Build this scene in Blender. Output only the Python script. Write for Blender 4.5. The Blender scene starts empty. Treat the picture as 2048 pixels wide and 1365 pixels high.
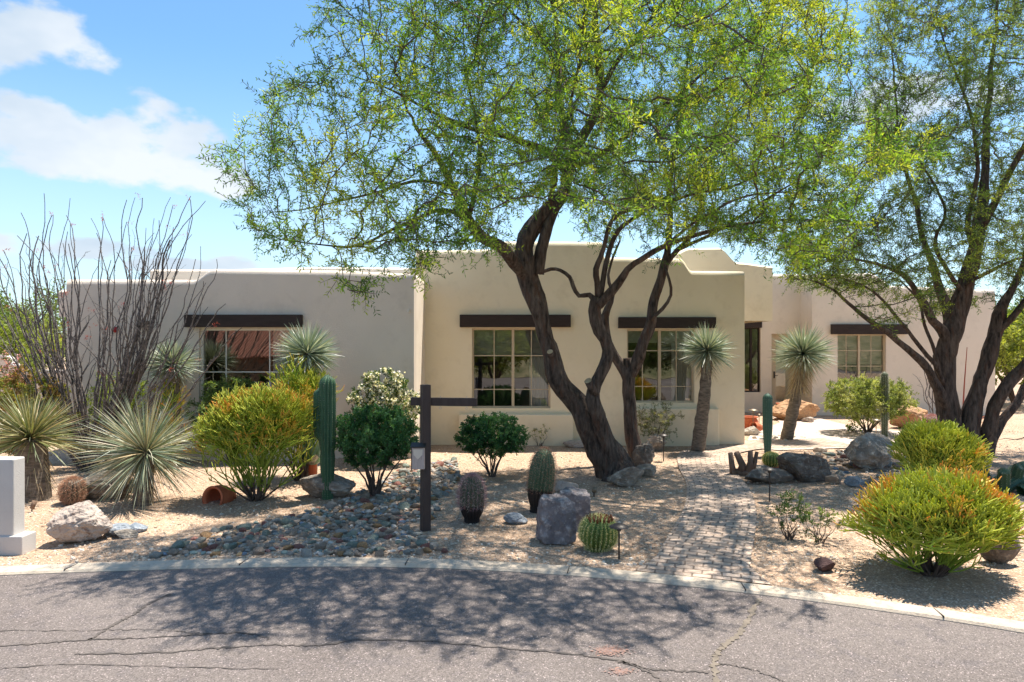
import bpy, bmesh, math, random
import numpy as np
from mathutils import Vector, noise as mnoise
R = math.radians
rng = np.random.default_rng(7); random.seed(7)
C = bpy.context.scene.collection
scn = bpy.context.scene

# ------------------------------------------------------------------ camera
H = 2.1; F = 1365.0; CX = 1024.0; CY = 682.5
cam = bpy.data.cameras.new('camera'); cam.lens = 24.0; cam.sensor_width = 36.0; cam.clip_end = 3000
co = bpy.data.objects.new('camera', cam); C.objects.link(co); co.location = (0, 0, H); co.rotation_euler = (R(90), 0, 0)
scn.camera = co
def P(px, py, d): return Vector(((px-CX)/F*d, d, H-(py-CY)/F*d))
def G(px, py):
    d = H*F/(py-CY); return Vector(((px-CX)/F*d, d, 0))

# ------------------------------------------------------------------ world, sun
SUN_EL = 70; sh = Vector((-0.74, -0.67)).normalized()      # direction in which shadows fall
toSun = Vector((-sh.x*math.cos(R(SUN_EL)), -sh.y*math.cos(R(SUN_EL)), math.sin(R(SUN_EL))))
sl = bpy.data.lights.new('sun', 'SUN'); sl.energy = 4.8; sl.angle = R(0.55); sl.color = (1, .93, .82)
so = bpy.data.objects.new('sun', sl); C.objects.link(so); so.location = (0, 0, 30)
so.rotation_euler = toSun.to_track_quat('Z', 'Y').to_euler()
scn.view_settings.view_transform = 'Standard'; scn.view_settings.look = 'None'
scn.view_settings.exposure = 1.14; scn.view_settings.gamma = 1.0
w = bpy.data.worlds.new('World'); scn.world = w; w.use_nodes = True
nt = w.node_tree; nt.nodes.clear()
def N(nt, t, **k):
    n = nt.nodes.new(t)
    for a, b in k.items():
        if a == 'inp':
            for i, v in b.items(): n.inputs[i].default_value = v
        else: setattr(n, a, b)
    return n
def mth(nt, op, a, b=None, c=None, clamp=False):
    n = nt.nodes.new('ShaderNodeMath'); n.operation = op; n.use_clamp = clamp
    for i, v in enumerate((a, b, c)):
        if v is None: continue
        if isinstance(v, (int, float)): n.inputs[i].default_value = v
        else: nt.links.new(v, n.inputs[i])
    return n.outputs[0]
L = nt.links.new
sky = N(nt, 'ShaderNodeTexSky', sky_type='NISHITA', sun_disc=False, sun_elevation=R(SUN_EL),
        sun_rotation=math.atan2(toSun.x, toSun.y), altitude=700, air_density=1.0, dust_density=0.6, ozone_density=1.2)
tc = N(nt, 'ShaderNodeTexCoord'); sep = N(nt, 'ShaderNodeSeparateXYZ'); L(tc.outputs['Generated'], sep.inputs[0])
az = mth(nt, 'ARCTAN2', sep.outputs[0], sep.outputs[1]); el = mth(nt, 'ARCSINE', sep.outputs[2])
cmb = N(nt, 'ShaderNodeCombineXYZ'); L(az, cmb.inputs[0]); L(mth(nt, 'MULTIPLY', el, 1.7), cmb.inputs[1])
nz = N(nt, 'ShaderNodeTexNoise', inp={'Scale': 11.0, 'Detail': 7.0, 'Roughness': 0.52}); L(cmb.outputs[0], nz.inputs['Vector'])
nz2 = N(nt, 'ShaderNodeTexNoise', inp={'Scale': 5.0, 'Detail': 4.0, 'Roughness': 0.5}); L(cmb.outputs[0], nz2.inputs['Vector'])
def blob(a0, e0, ra, re_):
    u = mth(nt, 'DIVIDE', mth(nt, 'SUBTRACT', az, a0), ra); v = mth(nt, 'DIVIDE', mth(nt, 'SUBTRACT', el, e0), re_)
    # flatter base: below the centre the ellipse is squeezed
    d2 = mth(nt, 'ADD', mth(nt, 'MULTIPLY', u, u), mth(nt, 'MULTIPLY', v, v))
    return mth(nt, 'SUBTRACT', 1.0, d2)
bl = None
for b in ((-.60, .248, .15, .048), (-.485, .262, .09, .044), (-.52, .222, .17, .034), (-.42, .215, .08, .024), (-.62, .345, .085, .040), (-.68, .33, .10, .045),
          (-.58, .115, .16, .016), (-.42, .10, .12, .014), (.55, .30, .12, .03), (.95, .3, .2, .06), (-1.1, .3, .25, .08), (2.6, .35, .4, .1), (-2.5, .4, .5, .1)):
    v = blob(*b); bl = v if bl is None else mth(nt, 'MAXIMUM', bl, v)
bl = mth(nt, 'MAXIMUM', bl, -1.5)
dens = mth(nt, 'ADD', mth(nt, 'MULTIPLY', bl, 0.55), mth(nt, 'MULTIPLY', mth(nt, 'SUBTRACT', nz.outputs[0], 0.5), 2.6))
mr = N(nt, 'ShaderNodeMapRange', interpolation_type='SMOOTHSTEP', inp={'From Min': 0.0, 'From Max': 0.42, 'To Min': 0, 'To Max': 0.93}); L(dens, mr.inputs[0])
shd = N(nt, 'ShaderNodeMapRange', inp={'From Min': 0.38, 'From Max': 0.62, 'To Min': 0.0, 'To Max': 1.0}); L(nz2.outputs[0], shd.inputs[0])
cc = N(nt, 'ShaderNodeMix', data_type='RGBA'); L(shd.outputs[0], cc.inputs[0]); cc.inputs[6].default_value = (2.55, 3.05, 3.6, 1); cc.inputs[7].default_value = (3.85, 4.05, 4.25, 1)
# thin pale veil near the horizon
veil = N(nt, 'ShaderNodeMapRange', interpolation_type='SMOOTHSTEP', inp={'From Min': 0.0, 'From Max': 0.40, 'To Min': 0.6, 'To Max': 0.0}); L(el, veil.inputs[0])
mv = N(nt, 'ShaderNodeMix', data_type='RGBA'); L(veil.outputs[0], mv.inputs[0]); tn = N(nt, 'ShaderNodeMix', data_type='RGBA', blend_type='MULTIPLY'); tn.inputs[0].default_value = 1; tn.inputs[7].default_value = (.67, .90, .96, 1); L(sky.outputs[0], tn.inputs[6]); L(tn.outputs[2], mv.inputs[6]); mv.inputs[7].default_value = (3.6, 4.2, 4.6, 1)
mx = N(nt, 'ShaderNodeMix', data_type='RGBA'); L(mr.outputs[0], mx.inputs[0]); L(mv.outputs[2], mx.inputs[6]); L(cc.outputs[2], mx.inputs[7])
bg = N(nt, 'ShaderNodeBackground', inp={'Strength': 0.112}); L(mx.outputs[2], bg.inputs[0])
wo = N(nt, 'ShaderNodeOutputWorld'); L(bg.outputs[0], wo.inputs[0])

# ------------------------------------------------------------------ materials
def mat(name, c1, c2=None, scale=8, rough=.8, bump=0, bscale=40, spec=.3, attr=False, trans=0, tcol=None, stretch=None, c3=None, s3=60, detail=5, uv=False, metal=0, speck=None):
    m = bpy.data.materials.new(name); m.use_nodes = True; t = m.node_tree; b = t.nodes['Principled BSDF']; l = t.links.new
    b.inputs['Roughness'].default_value = rough; b.inputs['Specular IOR Level'].default_value = spec; b.inputs['Metallic'].default_value = metal
    tc = N(t, 'ShaderNodeTexCoord'); vec = tc.outputs['UV' if uv else 'Object']
    if stretch:
        mp = N(t, 'ShaderNodeMapping'); mp.inputs['Scale'].default_value = stretch; l(vec, mp.inputs[0]); vec = mp.outputs[0]
    col = None
    if c2 is not None:
        n = N(t, 'ShaderNodeTexNoise', inp={'Scale': scale, 'Detail': detail, 'Roughness': .6}); l(vec, n.inputs['Vector'])
        r = N(t, 'ShaderNodeMapRange', inp={'From Min': .34, 'From Max': .66}); l(n.outputs[0], r.inputs[0])
        mm = N(t, 'ShaderNodeMix', data_type='RGBA'); l(r.outputs[0], mm.inputs[0]); mm.inputs[6].default_value = (*c1, 1); mm.inputs[7].default_value = (*c2, 1); col = mm.outputs[2]
    if c3 is not None:
        n = N(t, 'ShaderNodeTexNoise', inp={'Scale': s3, 'Detail': 3, 'Roughness': .7}); l(vec, n.inputs['Vector'])
        r = N(t, 'ShaderNodeMapRange', inp={'From Min': .52, 'From Max': .68}); l(n.outputs[0], r.inputs[0])
        mm = N(t, 'ShaderNodeMix', data_type='RGBA'); l(r.outputs[0], mm.inputs[0]); l(col, mm.inputs[6]); mm.inputs[7].default_value = (*c3, 1); col = mm.outputs[2]
    if speck:     # (scale, colour, threshold): small chips
        v = N(t, 'ShaderNodeTexVoronoi', inp={'Scale': speck[0]}); l(vec, v.inputs['Vector'])
        s = N(t, 'ShaderNodeSeparateColor'); l(v.outputs['Color'], s.inputs[0])
        mm = N(t, 'ShaderNodeMix', data_type='RGBA'); l(mth(t, 'GREATER_THAN', s.outputs[0], speck[2]), mm.inputs[0]); l(col, mm.inputs[6]); mm.inputs[7].default_value = (*speck[1], 1); col = mm.outputs[2]
        mm2 = N(t, 'ShaderNodeMix', data_type='RGBA', blend_type='MULTIPLY'); mm2.inputs[0].default_value = 1; l(col, mm2.inputs[6])
        g = N(t, 'ShaderNodeMapRange', inp={'To Min': .62, 'To Max': 1.25}); l(s.outputs[1], g.inputs[0]); cb = N(t, 'ShaderNodeCombineColor')
        for i in range(3): l(g.outputs[0], cb.inputs[i])
        l(cb.outputs[0], mm2.inputs[7]); col = mm2.outputs[2]
    if attr:
        a = N(t, 'ShaderNodeAttribute', attribute_name='col')
        if col is None: col = a.outputs['Color']
        else:
            mm = N(t, 'ShaderNodeMix', data_type='RGBA', blend_type='MULTIPLY'); mm.inputs[0].default_value = 1
            l(col, mm.inputs[6]); l(a.outputs['Color'], mm.inputs[7]); col = mm.outputs[2]
    if col is not None: l(col, b.inputs['Base Color'])
    else: b.inputs['Base Color'].default_value = (*c1, 1)
    if bump:
        n = N(t, 'ShaderNodeTexNoise', inp={'Scale': bscale, 'Detail': 5, 'Roughness': .65}); l(vec, n.inputs['Vector'])
        bp = N(t, 'ShaderNodeBump', inp={'Strength': min(1, bump), 'Distance': .012 if bscale > 20 else .04}); l(n.outputs[0], bp.inputs['Height']); l(bp.outputs[0], b.inputs['Normal'])
    if trans:
        tr = N(t, 'ShaderNodeBsdfTranslucent'); 
        if tcol is None and col is not None:
            g = N(t, 'ShaderNodeMix', data_type='RGBA', blend_type='MULTIPLY'); g.inputs[0].default_value = 1; l(col, g.inputs[6]); g.inputs[7].default_value = (1.35, 1.25, .55, 1); l(g.outputs[2], tr.inputs[0])
        else: tr.inputs[0].default_value = (*(tcol or c1), 1)
        ms = N(t, 'ShaderNodeMixShader', inp={0: trans}); l(b.outputs[0], ms.inputs[1]); l(tr.outputs[0], ms.inputs[2])
        l(ms.outputs[0], t.nodes['Material Output'].inputs[0])
    return m
M = {}
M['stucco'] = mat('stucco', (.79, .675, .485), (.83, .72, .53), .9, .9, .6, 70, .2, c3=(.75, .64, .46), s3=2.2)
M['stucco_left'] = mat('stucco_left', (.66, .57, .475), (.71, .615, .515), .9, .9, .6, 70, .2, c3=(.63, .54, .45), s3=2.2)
M['stucco_pale'] = mat('stucco_pale', (.74, .645, .53), (.79, .69, .575), .9, .9, .6, 70, .2, c3=(.71, .615, .505), s3=2.2)
M['white'] = mat('white_stucco', (.50, .47, .44), (.55, .52, .49), 3, .9, .4, 80, .2)
M['lintel'] = mat('lintel_wood', (.030, .019, .016), (.042, .028, .024), 4, .7, .3, 60, .3, stretch=(1, 6, 6))
M['frame'] = mat('window_frame', (.52, .42, .29), (.56, .45, .32), 5, .5)
M['whiteframe'] = mat('pale_frame', (.70, .66, .58), None, rough=.5)
M['roof'] = mat('flat_roof', (.55, .53, .5), (.6, .58, .55), 3, .95)
M['blind'] = mat('blind', (.55, .52, .44), (.6, .57, .5), 3, .9, trans=.3, tcol=(.5, .48, .4))
M['curtain'] = mat('curtain', (.6, .58, .52), (.68, .66, .6), 3, .9)
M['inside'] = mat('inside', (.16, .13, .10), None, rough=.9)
M['dirt'] = mat('garden_gravel', (.385, .262, .178), (.47, .33, .232), 1.1, .95, .9, 75, .15, c3=(.31, .215, .15), s3=9, speck=(75, (.60, .49, .38), .88))
M['asphalt'] = mat('asphalt', (.145, .122, .112), (.195, .167, .153), .45, .9, .6, 130, .2, c3=(.147, .127, .122), s3=5, speck=(130, (.33, .27, .26), .95))
M['concrete'] = mat('concrete', (.44, .37, .29), (.52, .44, .35), 3, .9, .6, 60, .2, c3=(.36, .30, .24), s3=14)
M['walk'] = mat('walkway', (.50, .40, .33), (.56, .46, .39), 2, .9, .5, 80, .2, speck=(70, (.62, .54, .47), .85))
M['crack'] = mat('crack', (.075, .066, .060), (.12, .10, .09), 12, .95)
M['crackfill'] = mat('crack_dirt', (.20, .165, .13), (.15, .125, .10), 20, .95, .6, 60)
M['orangepaint'] = mat('orange_paint', (.17, .142, .14), (.30, .165, .12), 60, .9)
M['bark'] = mat('bark', (.036, .027, .023), (.165, .125, .102), 7, .9, 1, 16, .2, stretch=(2.6, 2.6, .6), c3=(.12, .066, .046), s3=5)
M['twig'] = mat('twig', (.075, .055, .045), (.12, .09, .075), 6, .9)
M['leaf'] = mat('leaf', (1, 1, 1), None, rough=.6, attr=True, trans=.42, spec=.25)
M['blade'] = mat('blade', (1, 1, 1), None, rough=.42, attr=True, trans=.12, spec=.5)
M['stick'] = mat('stick', (1, 1, 1), None, rough=.5, attr=True, trans=.25, spec=.4)
M['cactus'] = mat('cactus', (.85, .85, .85), (1.1, 1.1, 1.1), 14, .55, .3, 60, .4, attr=True)
M['spine'] = mat('spine', (1, 1, 1), None, rough=.6, attr=True)
M['petal'] = mat('petal', (1, 1, 1), None, rough=.6, attr=True, trans=.3)
M['thatch'] = mat('thatch', (.30, .22, .13), (.45, .35, .22), 14, .9, .7, 40, stretch=(1, 1, .3))
M['trunkfib'] = mat('fibrous_trunk', (.09, .075, .06), (.24, .20, .16), 9, .95, 1, 30, .1, stretch=(1, 1, 3.5))
M['ocotillo'] = mat('ocotillo_bark', (.055, .045, .042), (.23, .20, .185), 26, .9, 1, 50, .2)
M['terracotta'] = mat('terracotta', (.40, .10, .045), (.50, .15, .07), 7, .8, .3, 60)
M['darkmetal'] = mat('dark_metal', (.035, .03, .028), (.05, .043, .04), 20, .45, .2, 60, .5, metal=.4)
M['bronze'] = mat('bronze', (.22, .18, .12), (.15, .12, .09), 20, .45, .2, 60, .5, metal=.6)
M['post'] = mat('post_paint', (.045, .030, .026), (.065, .044, .038), 6, .6, .4, 50, .35, stretch=(4, 4, .6))
M['steel'] = mat('steel', (.55, .55, .55), None, rough=.3, metal=1)
M['flyer'] = mat('flyer_paper', (.58, .46, .40), (.42, .33, .29), 9, .6, stretch=(6, 1, 1))
M['paper'] = mat('paper', (.72, .60, .48), None, rough=.6)
M['red'] = mat('red_paint', (.35, .012, .015), None, rough=.35, spec=.5)
M['wood'] = mat('dead_wood', (.12, .075, .05), (.26, .17, .12), 9, .9, 1, 30, stretch=(1, 1, .35))
M['tile'] = mat('roof_tile', (.26, .10, .07), (.34, .17, .12), 3, .9)
def rockmat(n, a, b, c, s=3.2): return mat(n, a, b, s, .88, 1, 12, .25, c3=c, s3=13, detail=10)
M['r_tan'] = rockmat('rock_tan', (.36, .29, .24), (.54, .46, .40), (.24, .17, .14))
M['r_grey'] = rockmat('rock_grey', (.16, .135, .11), (.38, .33, .275), (.46, .41, .35))
M['r_dark'] = rockmat('rock_dark', (.10, .082, .068), (.20, .168, .14), (.28, .245, .205))
M['r_purple'] = rockmat('rock_purple', (.13, .11, .11), (.29, .25, .245), (.42, .38, .365), 6)
M['r_orange'] = rockmat('rock_orange', (.40, .21, .10), (.50, .33, .20), (.27, .15, .09))
M['r_red'] = rockmat('rock_red', (.06, .035, .035), (.11, .06, .055), (.04, .03, .03))
M['r_blue'] = rockmat('rock_blue', (.16, .19, .22), (.30, .33, .37), (.40, .42, .45))
M['c0'] = rockmat('cobble_grey', (0.290, 0.280, 0.247), (0.435, 0.420, 0.364), (0.580, 0.546, 0.468), 8)
M['c1'] = rockmat('cobble_greenish', (0.210, 0.257, 0.213), (0.336, 0.378, 0.312), (0.420, 0.446, 0.362), 8)
M['c2'] = rockmat('cobble_brown', (0.312, 0.225, 0.168), (0.468, 0.362, 0.276), (0.546, 0.450, 0.348), 8)
M['c3'] = rockmat('cobble_pale', (.42, .38, .33), (.52, .48, .42), (.35, .31, .27), 8)
M['c4'] = rockmat('cobble_red', (.32, .13, .10), (.42, .21, .17), (.25, .11, .09), 8)
M['c5'] = rockmat('cobble_blue', (0.230, 0.247, 0.241), (0.351, 0.364, 0.345), (0.472, 0.468, 0.425), 8)
M['c6'] = rockmat('cobble_orange', (.44, .25, .12), (.52, .34, .18), (.33, .19, .10), 8)
def glass():
    m = bpy.data.materials.new('window_glass'); m.use_nodes = True; t = m.node_tree; t.nodes.clear(); l = t.links.new
    tr = N(t, 'ShaderNodeBsdfTransparent'); tr.inputs[0].default_value = (.82, .84, .80, 1)
    gl = N(t, 'ShaderNodeBsdfGlossy'); gl.inputs[0].default_value = (.95, .95, .93, 1); gl.inputs['Roughness'].default_value = .004
    ge = N(t, 'ShaderNodeTexCoord'); nn = N(t, 'ShaderNodeTexNoise', inp={'Scale': 1.3, 'Detail': 1}); l(ge.outputs['Object'], nn.inputs['Vector'])
    bp = N(t, 'ShaderNodeBump', inp={'Strength': .12, 'Distance': .02}); l(nn.outputs[0], bp.inputs['Height']); l(bp.outputs[0], gl.inputs['Normal'])
    fr = N(t, 'ShaderNodeFresnel', inp={0: 1.5}); f = mth(t, 'ADD', fr.outputs[0], .13, clamp=True)
    ms = N(t, 'ShaderNodeMixShader'); l(f, ms.inputs[0]); l(tr.outputs[0], ms.inputs[1]); l(gl.outputs[0], ms.inputs[2])
    o = N(t, 'ShaderNodeOutputMaterial'); l(ms.outputs[0], o.inputs[0]); return m
M['glass'] = glass()
def paver():
    m = bpy.data.materials.new('paver'); m.use_nodes = True; t = m.node_tree; b = t.nodes['Principled BSDF']; l = t.links.new
    uv = N(t, 'ShaderNodeTexCoord'); b.inputs['Roughness'].default_value = .85
    br = N(t, 'ShaderNodeTexBrick', offset=.5, inp={'Scale': 1, 'Mortar Size': .009, 'Mortar Smooth': .3, 'Brick Width': .165, 'Row Height': .10, 'Bias': 0})
    br.inputs['Color1'].default_value = (.37, .275, .21, 1); br.inputs['Color2'].default_value = (.47, .36, .28, 1); br.inputs['Mortar'].default_value = (.18, .13, .095, 1)
    n0 = N(t, 'ShaderNodeTexNoise', inp={'Scale': 5, 'Detail': 2}); l(uv.outputs['UV'], n0.inputs['Vector'])
    va = N(t, 'ShaderNodeVectorMath', operation='MULTIPLY_ADD'); l(n0.outputs['Color'], va.inputs[0]); va.inputs[1].default_value = (.03, .03, 0); l(uv.outputs['UV'], va.inputs[2])
    l(va.outputs[0], br.inputs['Vector'])
    n = N(t, 'ShaderNodeTexNoise', inp={'Scale': 3, 'Detail': 6, 'Roughness': .7}); l(uv.outputs['Object'], n.inputs['Vector'])
    r = N(t, 'ShaderNodeMapRange', inp={'From Min': .3, 'From Max': .7, 'To Min': .75, 'To Max': 1.3}); l(n.outputs[0], r.inputs[0])
    cb = N(t, 'ShaderNodeCombineColor'); [l(r.outputs[0], cb.inputs[i]) for i in range(3)]
    mm = N(t, 'ShaderNodeMix', data_type='RGBA', blend_type='MULTIPLY'); mm.inputs[0].default_value = 1; l(br.outputs[0], mm.inputs[6]); l(cb.outputs[0], mm.inputs[7])
    l(mm.outputs[2], b.inputs['Base Color'])
    bp = N(t, 'ShaderNodeBump', inp={'Strength': .8, 'Distance': .008}, invert=True); l(br.outputs['Fac'], bp.inputs['Height']); l(bp.outputs[0], b.inputs['Normal'])
    return m
M['paver'] = paver()

# ------------------------------------------------------------------ mesh builder
class MB:
    def __init__(s): s.V = []; s.n = 0; s.Q = []; s.QM = []; s.F = []; s.FM = []; s.Cc = []; s.uv = None
    def add(s, v, q, m=0, col=None):
        v = np.asarray(v, float).reshape(-1, 3); q = np.asarray(q, int).reshape(-1, 4)
        s.V.append(v); s.Q.append(q+s.n); s.QM.append(np.full(len(q), m)); s._c(col, len(v)); s.n += len(v)
    def _c(s, col, k):
        if col is None: col = (.5, .5, .5)
        c = np.asarray(col, float)
        s.Cc.append(np.tile(c, (k, 1)) if c.ndim == 1 else c)
    def addn(s, v, faces, m=0, col=None):
        v = np.asarray([tuple(a) for a in v], float); s.V.append(v); s.F += [[i+s.n for i in f] for f in faces]; s.FM += [m]*len(faces); s._c(col, len(v)); s.n += len(v)
    def box(s, x0, x1, y0, y1, z0, z1, m=0, col=None, rot=0, bev=0):
        c = Vector(((x0+x1)/2, (y0+y1)/2, 0))
        if bev:
            bm = bmesh.new(); bmesh.ops.create_cube(bm, size=1)
            for v in bm.verts: v.co = Vector((v.co.x*(x1-x0), v.co.y*(y1-y0), v.co.z*(z1-z0)))
            bmesh.ops.bevel(bm, geom=bm.edges[:], offset=bev, segments=3, profile=.5, affect='EDGES')
            v = [(a.co.x, a.co.y, a.co.z+(z0+z1)/2) for a in bm.verts]; f = [[b.index for b in q.verts] for q in bm.faces]; bm.free()
        else:
            X = (x1-x0)/2; Y = (y1-y0)/2
            v = [(-X, -Y, z0), (X, -Y, z0), (X, Y, z0), (-X, Y, z0), (-X, -Y, z1), (X, -Y, z1), (X, Y, z1), (-X, Y, z1)]
            f = [(0, 3, 2, 1), (4, 5, 6, 7), (0, 1, 5, 4), (1, 2, 6, 5), (2, 3, 7, 6), (3, 0, 4, 7)]
        ca, sa = math.cos(rot), math.sin(rot)
        s.addn([(c.x+a*ca-b*sa, c.y+a*sa+b*ca, z) for a, b, z in v], f, m, col)
    def tube(s, pts, rad, sides=8, m=0, col=None, rough=0, cap=True, seed=0):
        pts = [Vector(p) for p in pts]; n = len(pts)
        if n < 2: return
        if isinstance(rad, (int, float)): rad = [rad]*n
        T = []
        for i in range(n):
            t = pts[min(i+1, n-1)]-pts[max(i-1, 0)]; T.append(t.normalized() if t.length > 1e-9 else Vector((0, 0, 1)))
        u = T[0].orthogonal().normalized(); V = []
        for i in range(n):
            u = u-T[i]*u.dot(T[i]); u = u.normalized() if u.length > 1e-6 else T[i].orthogonal().normalized(); v = T[i].cross(u)
            for k in range(sides):
                a = 2*math.pi*k/sides; r = rad[i]
                if rough: 
                    q = Vector((math.cos(a)*1.6, math.sin(a)*1.6, i*.22+seed)); r *= 1+rough*(mnoise.noise(q*1.3)+.5*mnoise.noise(q*3.1))
                V.append(pts[i]+(u*math.cos(a)+v*math.sin(a))*r)
        Q = [(i*sides+k, i*sides+(k+1) % sides, (i+1)*sides+(k+1) % sides, (i+1)*sides+k) for i in range(n-1) for k in range(sides)]
        cv = None
        if col is not None:
            cc = np.asarray(col, float); cv = np.repeat(cc, sides, axis=0) if cc.ndim == 2 else cc
        s.add([tuple(a) for a in V], Q, m, cv)
        if cap:
            b = s.n-n*sides; s.F.append([b+(n-1)*sides+k for k in range(sides)]); s.FM.append(m)
            s.F.append([b+k for k in reversed(range(sides))]); s.FM.append(m)
    def leaves(s, Pp, D, Ln, W, m=0, col=None, Nn=None):
        Pp = np.asarray(Pp); D = np.asarray(D); D = D/(np.linalg.norm(D, axis=1, keepdims=True)+1e-9); k = len(Pp)
        if Nn is None: Nn = rng.normal(size=(k, 3))
        S = np.cross(D, Nn); S /= np.linalg.norm(S, axis=1, keepdims=True)+1e-9
        Ln = np.broadcast_to(Ln, (k,))[:, None]; W = np.broadcast_to(W, (k,))[:, None]
        v = np.stack([Pp, Pp+D*Ln*.5+S*W/2, Pp+D*Ln, Pp+D*Ln*.5-S*W/2], axis=1).reshape(-1, 3)
        if col is not None and np.ndim(col) == 2: col = np.repeat(col, 4, axis=0)
        s.add(v, np.arange(4*k).reshape(-1, 4), m, col)
    def lathe(s, prof, c, n=32, m=0, col=None, axis=None):
        V = [(c[0]+r*math.cos(2*math.pi*k/n), c[1]+r*math.sin(2*math.pi*k/n), c[2]+z) for r, z in prof for k in range(n)]
        if axis is not None:
            q = Vector((0, 0, 1)).rotation_difference(Vector(axis)); cc = Vector(c); V = [tuple(cc+q @ (Vector(v)-cc)) for v in V]
        s.add(V, [(i*n+k, i*n+(k+1) % n, (i+1)*n+(k+1) % n, (i+1)*n+k) for i in range(len(prof)-1) for k in range(n)], m, col)
    def build(s, name, mats, parent=None, smooth=False, loc=None):
        if not isinstance(mats, (list, tuple)): mats = [mats]
        V = np.concatenate(s.V); o = Vector((0, 0, 0))
        if parent is not None:
            p = parent; o = Vector(p.location)
            while p.parent: p = p.parent; o = o+Vector(p.location)
        elif loc is not None: o = Vector(loc)
        V = V-np.array(o); me = bpy.data.meshes.new(name); Q = np.concatenate(s.Q) if s.Q else np.zeros((0, 4), int)
        idx = np.concatenate([Q.ravel()]+[np.array([i for f in s.F for i in f], int)]).astype(np.int32)
        tot = np.concatenate([np.full(len(Q), 4), np.array([len(f) for f in s.F], int)]).astype(np.int32)
        st = np.concatenate([[0], np.cumsum(tot)[:-1]]).astype(np.int32)
        me.vertices.add(len(V)); me.vertices.foreach_set('co', V.astype(np.float32).ravel())
        me.loops.add(len(idx)); me.loops.foreach_set('vertex_index', idx)
        me.polygons.add(len(tot)); me.polygons.foreach_set('loop_start', st); me.polygons.foreach_set('loop_total', tot)
        mi = np.concatenate((s.QM or [np.zeros(0)])+[np.array(s.FM)]).astype(np.int32); me.polygons.foreach_set('material_index', mi)
        me.polygons.foreach_set('use_smooth', np.full(len(tot), bool(smooth)))
        for m in mats: me.materials.append(m)
        me.update(calc_edges=True)
        ca = me.color_attributes.new('col', 'FLOAT_COLOR', 'POINT'); cl = np.concatenate(s.Cc); ca.data.foreach_set('color', np.hstack([cl, np.ones((len(cl), 1))]).astype(np.float32).ravel())
        if s.uv is not None:
            ul = me.uv_layers.new(name='UVMap'); ul.data.foreach_set('uv', s.uv[idx].astype(np.float32).ravel())
        me.validate(); ob = bpy.data.objects.new(name, me); C.objects.link(ob)
        if parent is not None: ob.parent = parent
        else: ob.location = o
        return ob
def tag(o, label=None, cat=None, group=None, kind=None):
    for k, v in (('label', label), ('category', cat), ('group', group), ('kind', kind)):
        if v: o[k] = v
    return o
def thing(name, label, cat, loc, group=None):
    o = bpy.data.objects.new(name, None); o.empty_display_size = .2; C.objects.link(o); o.location = loc; return tag(o, label, cat, group)
def rnd(a, b): return random.uniform(a, b)
def cvar(base, n, v=.25, hv=.12):
    b = np.tile(np.array(base, float), (n, 1)); return np.clip(b*(1+rng.uniform(-v, v, (n, 1)))*(1+rng.uniform(-hv, hv, (n, 3))), 0, 1)
def pal(cols, n, v=.2): 
    c = np.array(cols, float)[rng.integers(0, len(cols), n)]; return np.clip(c*(1+rng.uniform(-v, v, (n, 1))), 0, 1)

# ------------------------------------------------------------------ setting: ground, road, kerb, paths
CU = [(-200, 6.0), (-60, 5.2), (-20, 5.0), (-9, 5.55), (-6.5, 5.95), (-4.64, 6.19), (-3.4, 6.34), (-2.2, 6.43), (-1.05, 6.43), (0, 6.30), (1, 6.08), (2, 5.76), (3, 5.34), (3.73, 4.98), (5, 4.2), (6.4, 3.1), (9, .5), (14, -5), (40, -9), (200, -9)]
def curb_y(x):
    for (a, b), (c, d) in zip(CU, CU[1:]):
        if x <= c:
            t = (x-a)/(c-a); return b+(d-b)*t
    return CU[-1][1]
def smooth_curb(x, wd=.5): return sum(curb_y(x+o*wd) for o in (-1, -.5, 0, .5, 1))/5
cxs = sorted(set([-200, -100, -60, -40, -25, -20] + [round(v, 3) for v in np.arange(-16, 16.01, .16)] + [20, 30, 45, 70, 100, 200]))
KW = .185
def gz(x, y):
    k = 1 if 6.3 < y < 19 and abs(x) < 15 else .4
    e = min(1, max(0, (y-smooth_curb(x)-KW)/.4))
    return -.004+k*e*(.022*mnoise.noise(Vector((x*.9, y*.9, 0)))+.008*mnoise.noise(Vector((x*4, y*4, 3))))
ts = [0, .06, .15, .28, .42, .58, .75, .93, 1.12, 1.32, 1.53, 1.75, 1.98, 2.2, 2.45, 2.7, 2.95, 3.2, 3.5, 3.8, 4.1, 4.4, 4.8, 5.2, 5.6, 6, 6.5, 7, 8, 9, 10, 12, 15, 20, 28, 40, 60, 100, 200, 500, 1500]
b = MB(); V = []; nT = len(ts)
for x in cxs:
    y0 = smooth_curb(x)+KW
    for t in ts: V.append((x, y0+t, gz(x, y0+t) if t < 16 else 0))
Q = [(i*nT+j, (i+1)*nT+j, (i+1)*nT+j+1, i*nT+j+1) for i in range(len(cxs)-1) for j in range(nT-1)]
b.add(V, Q)
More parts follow.
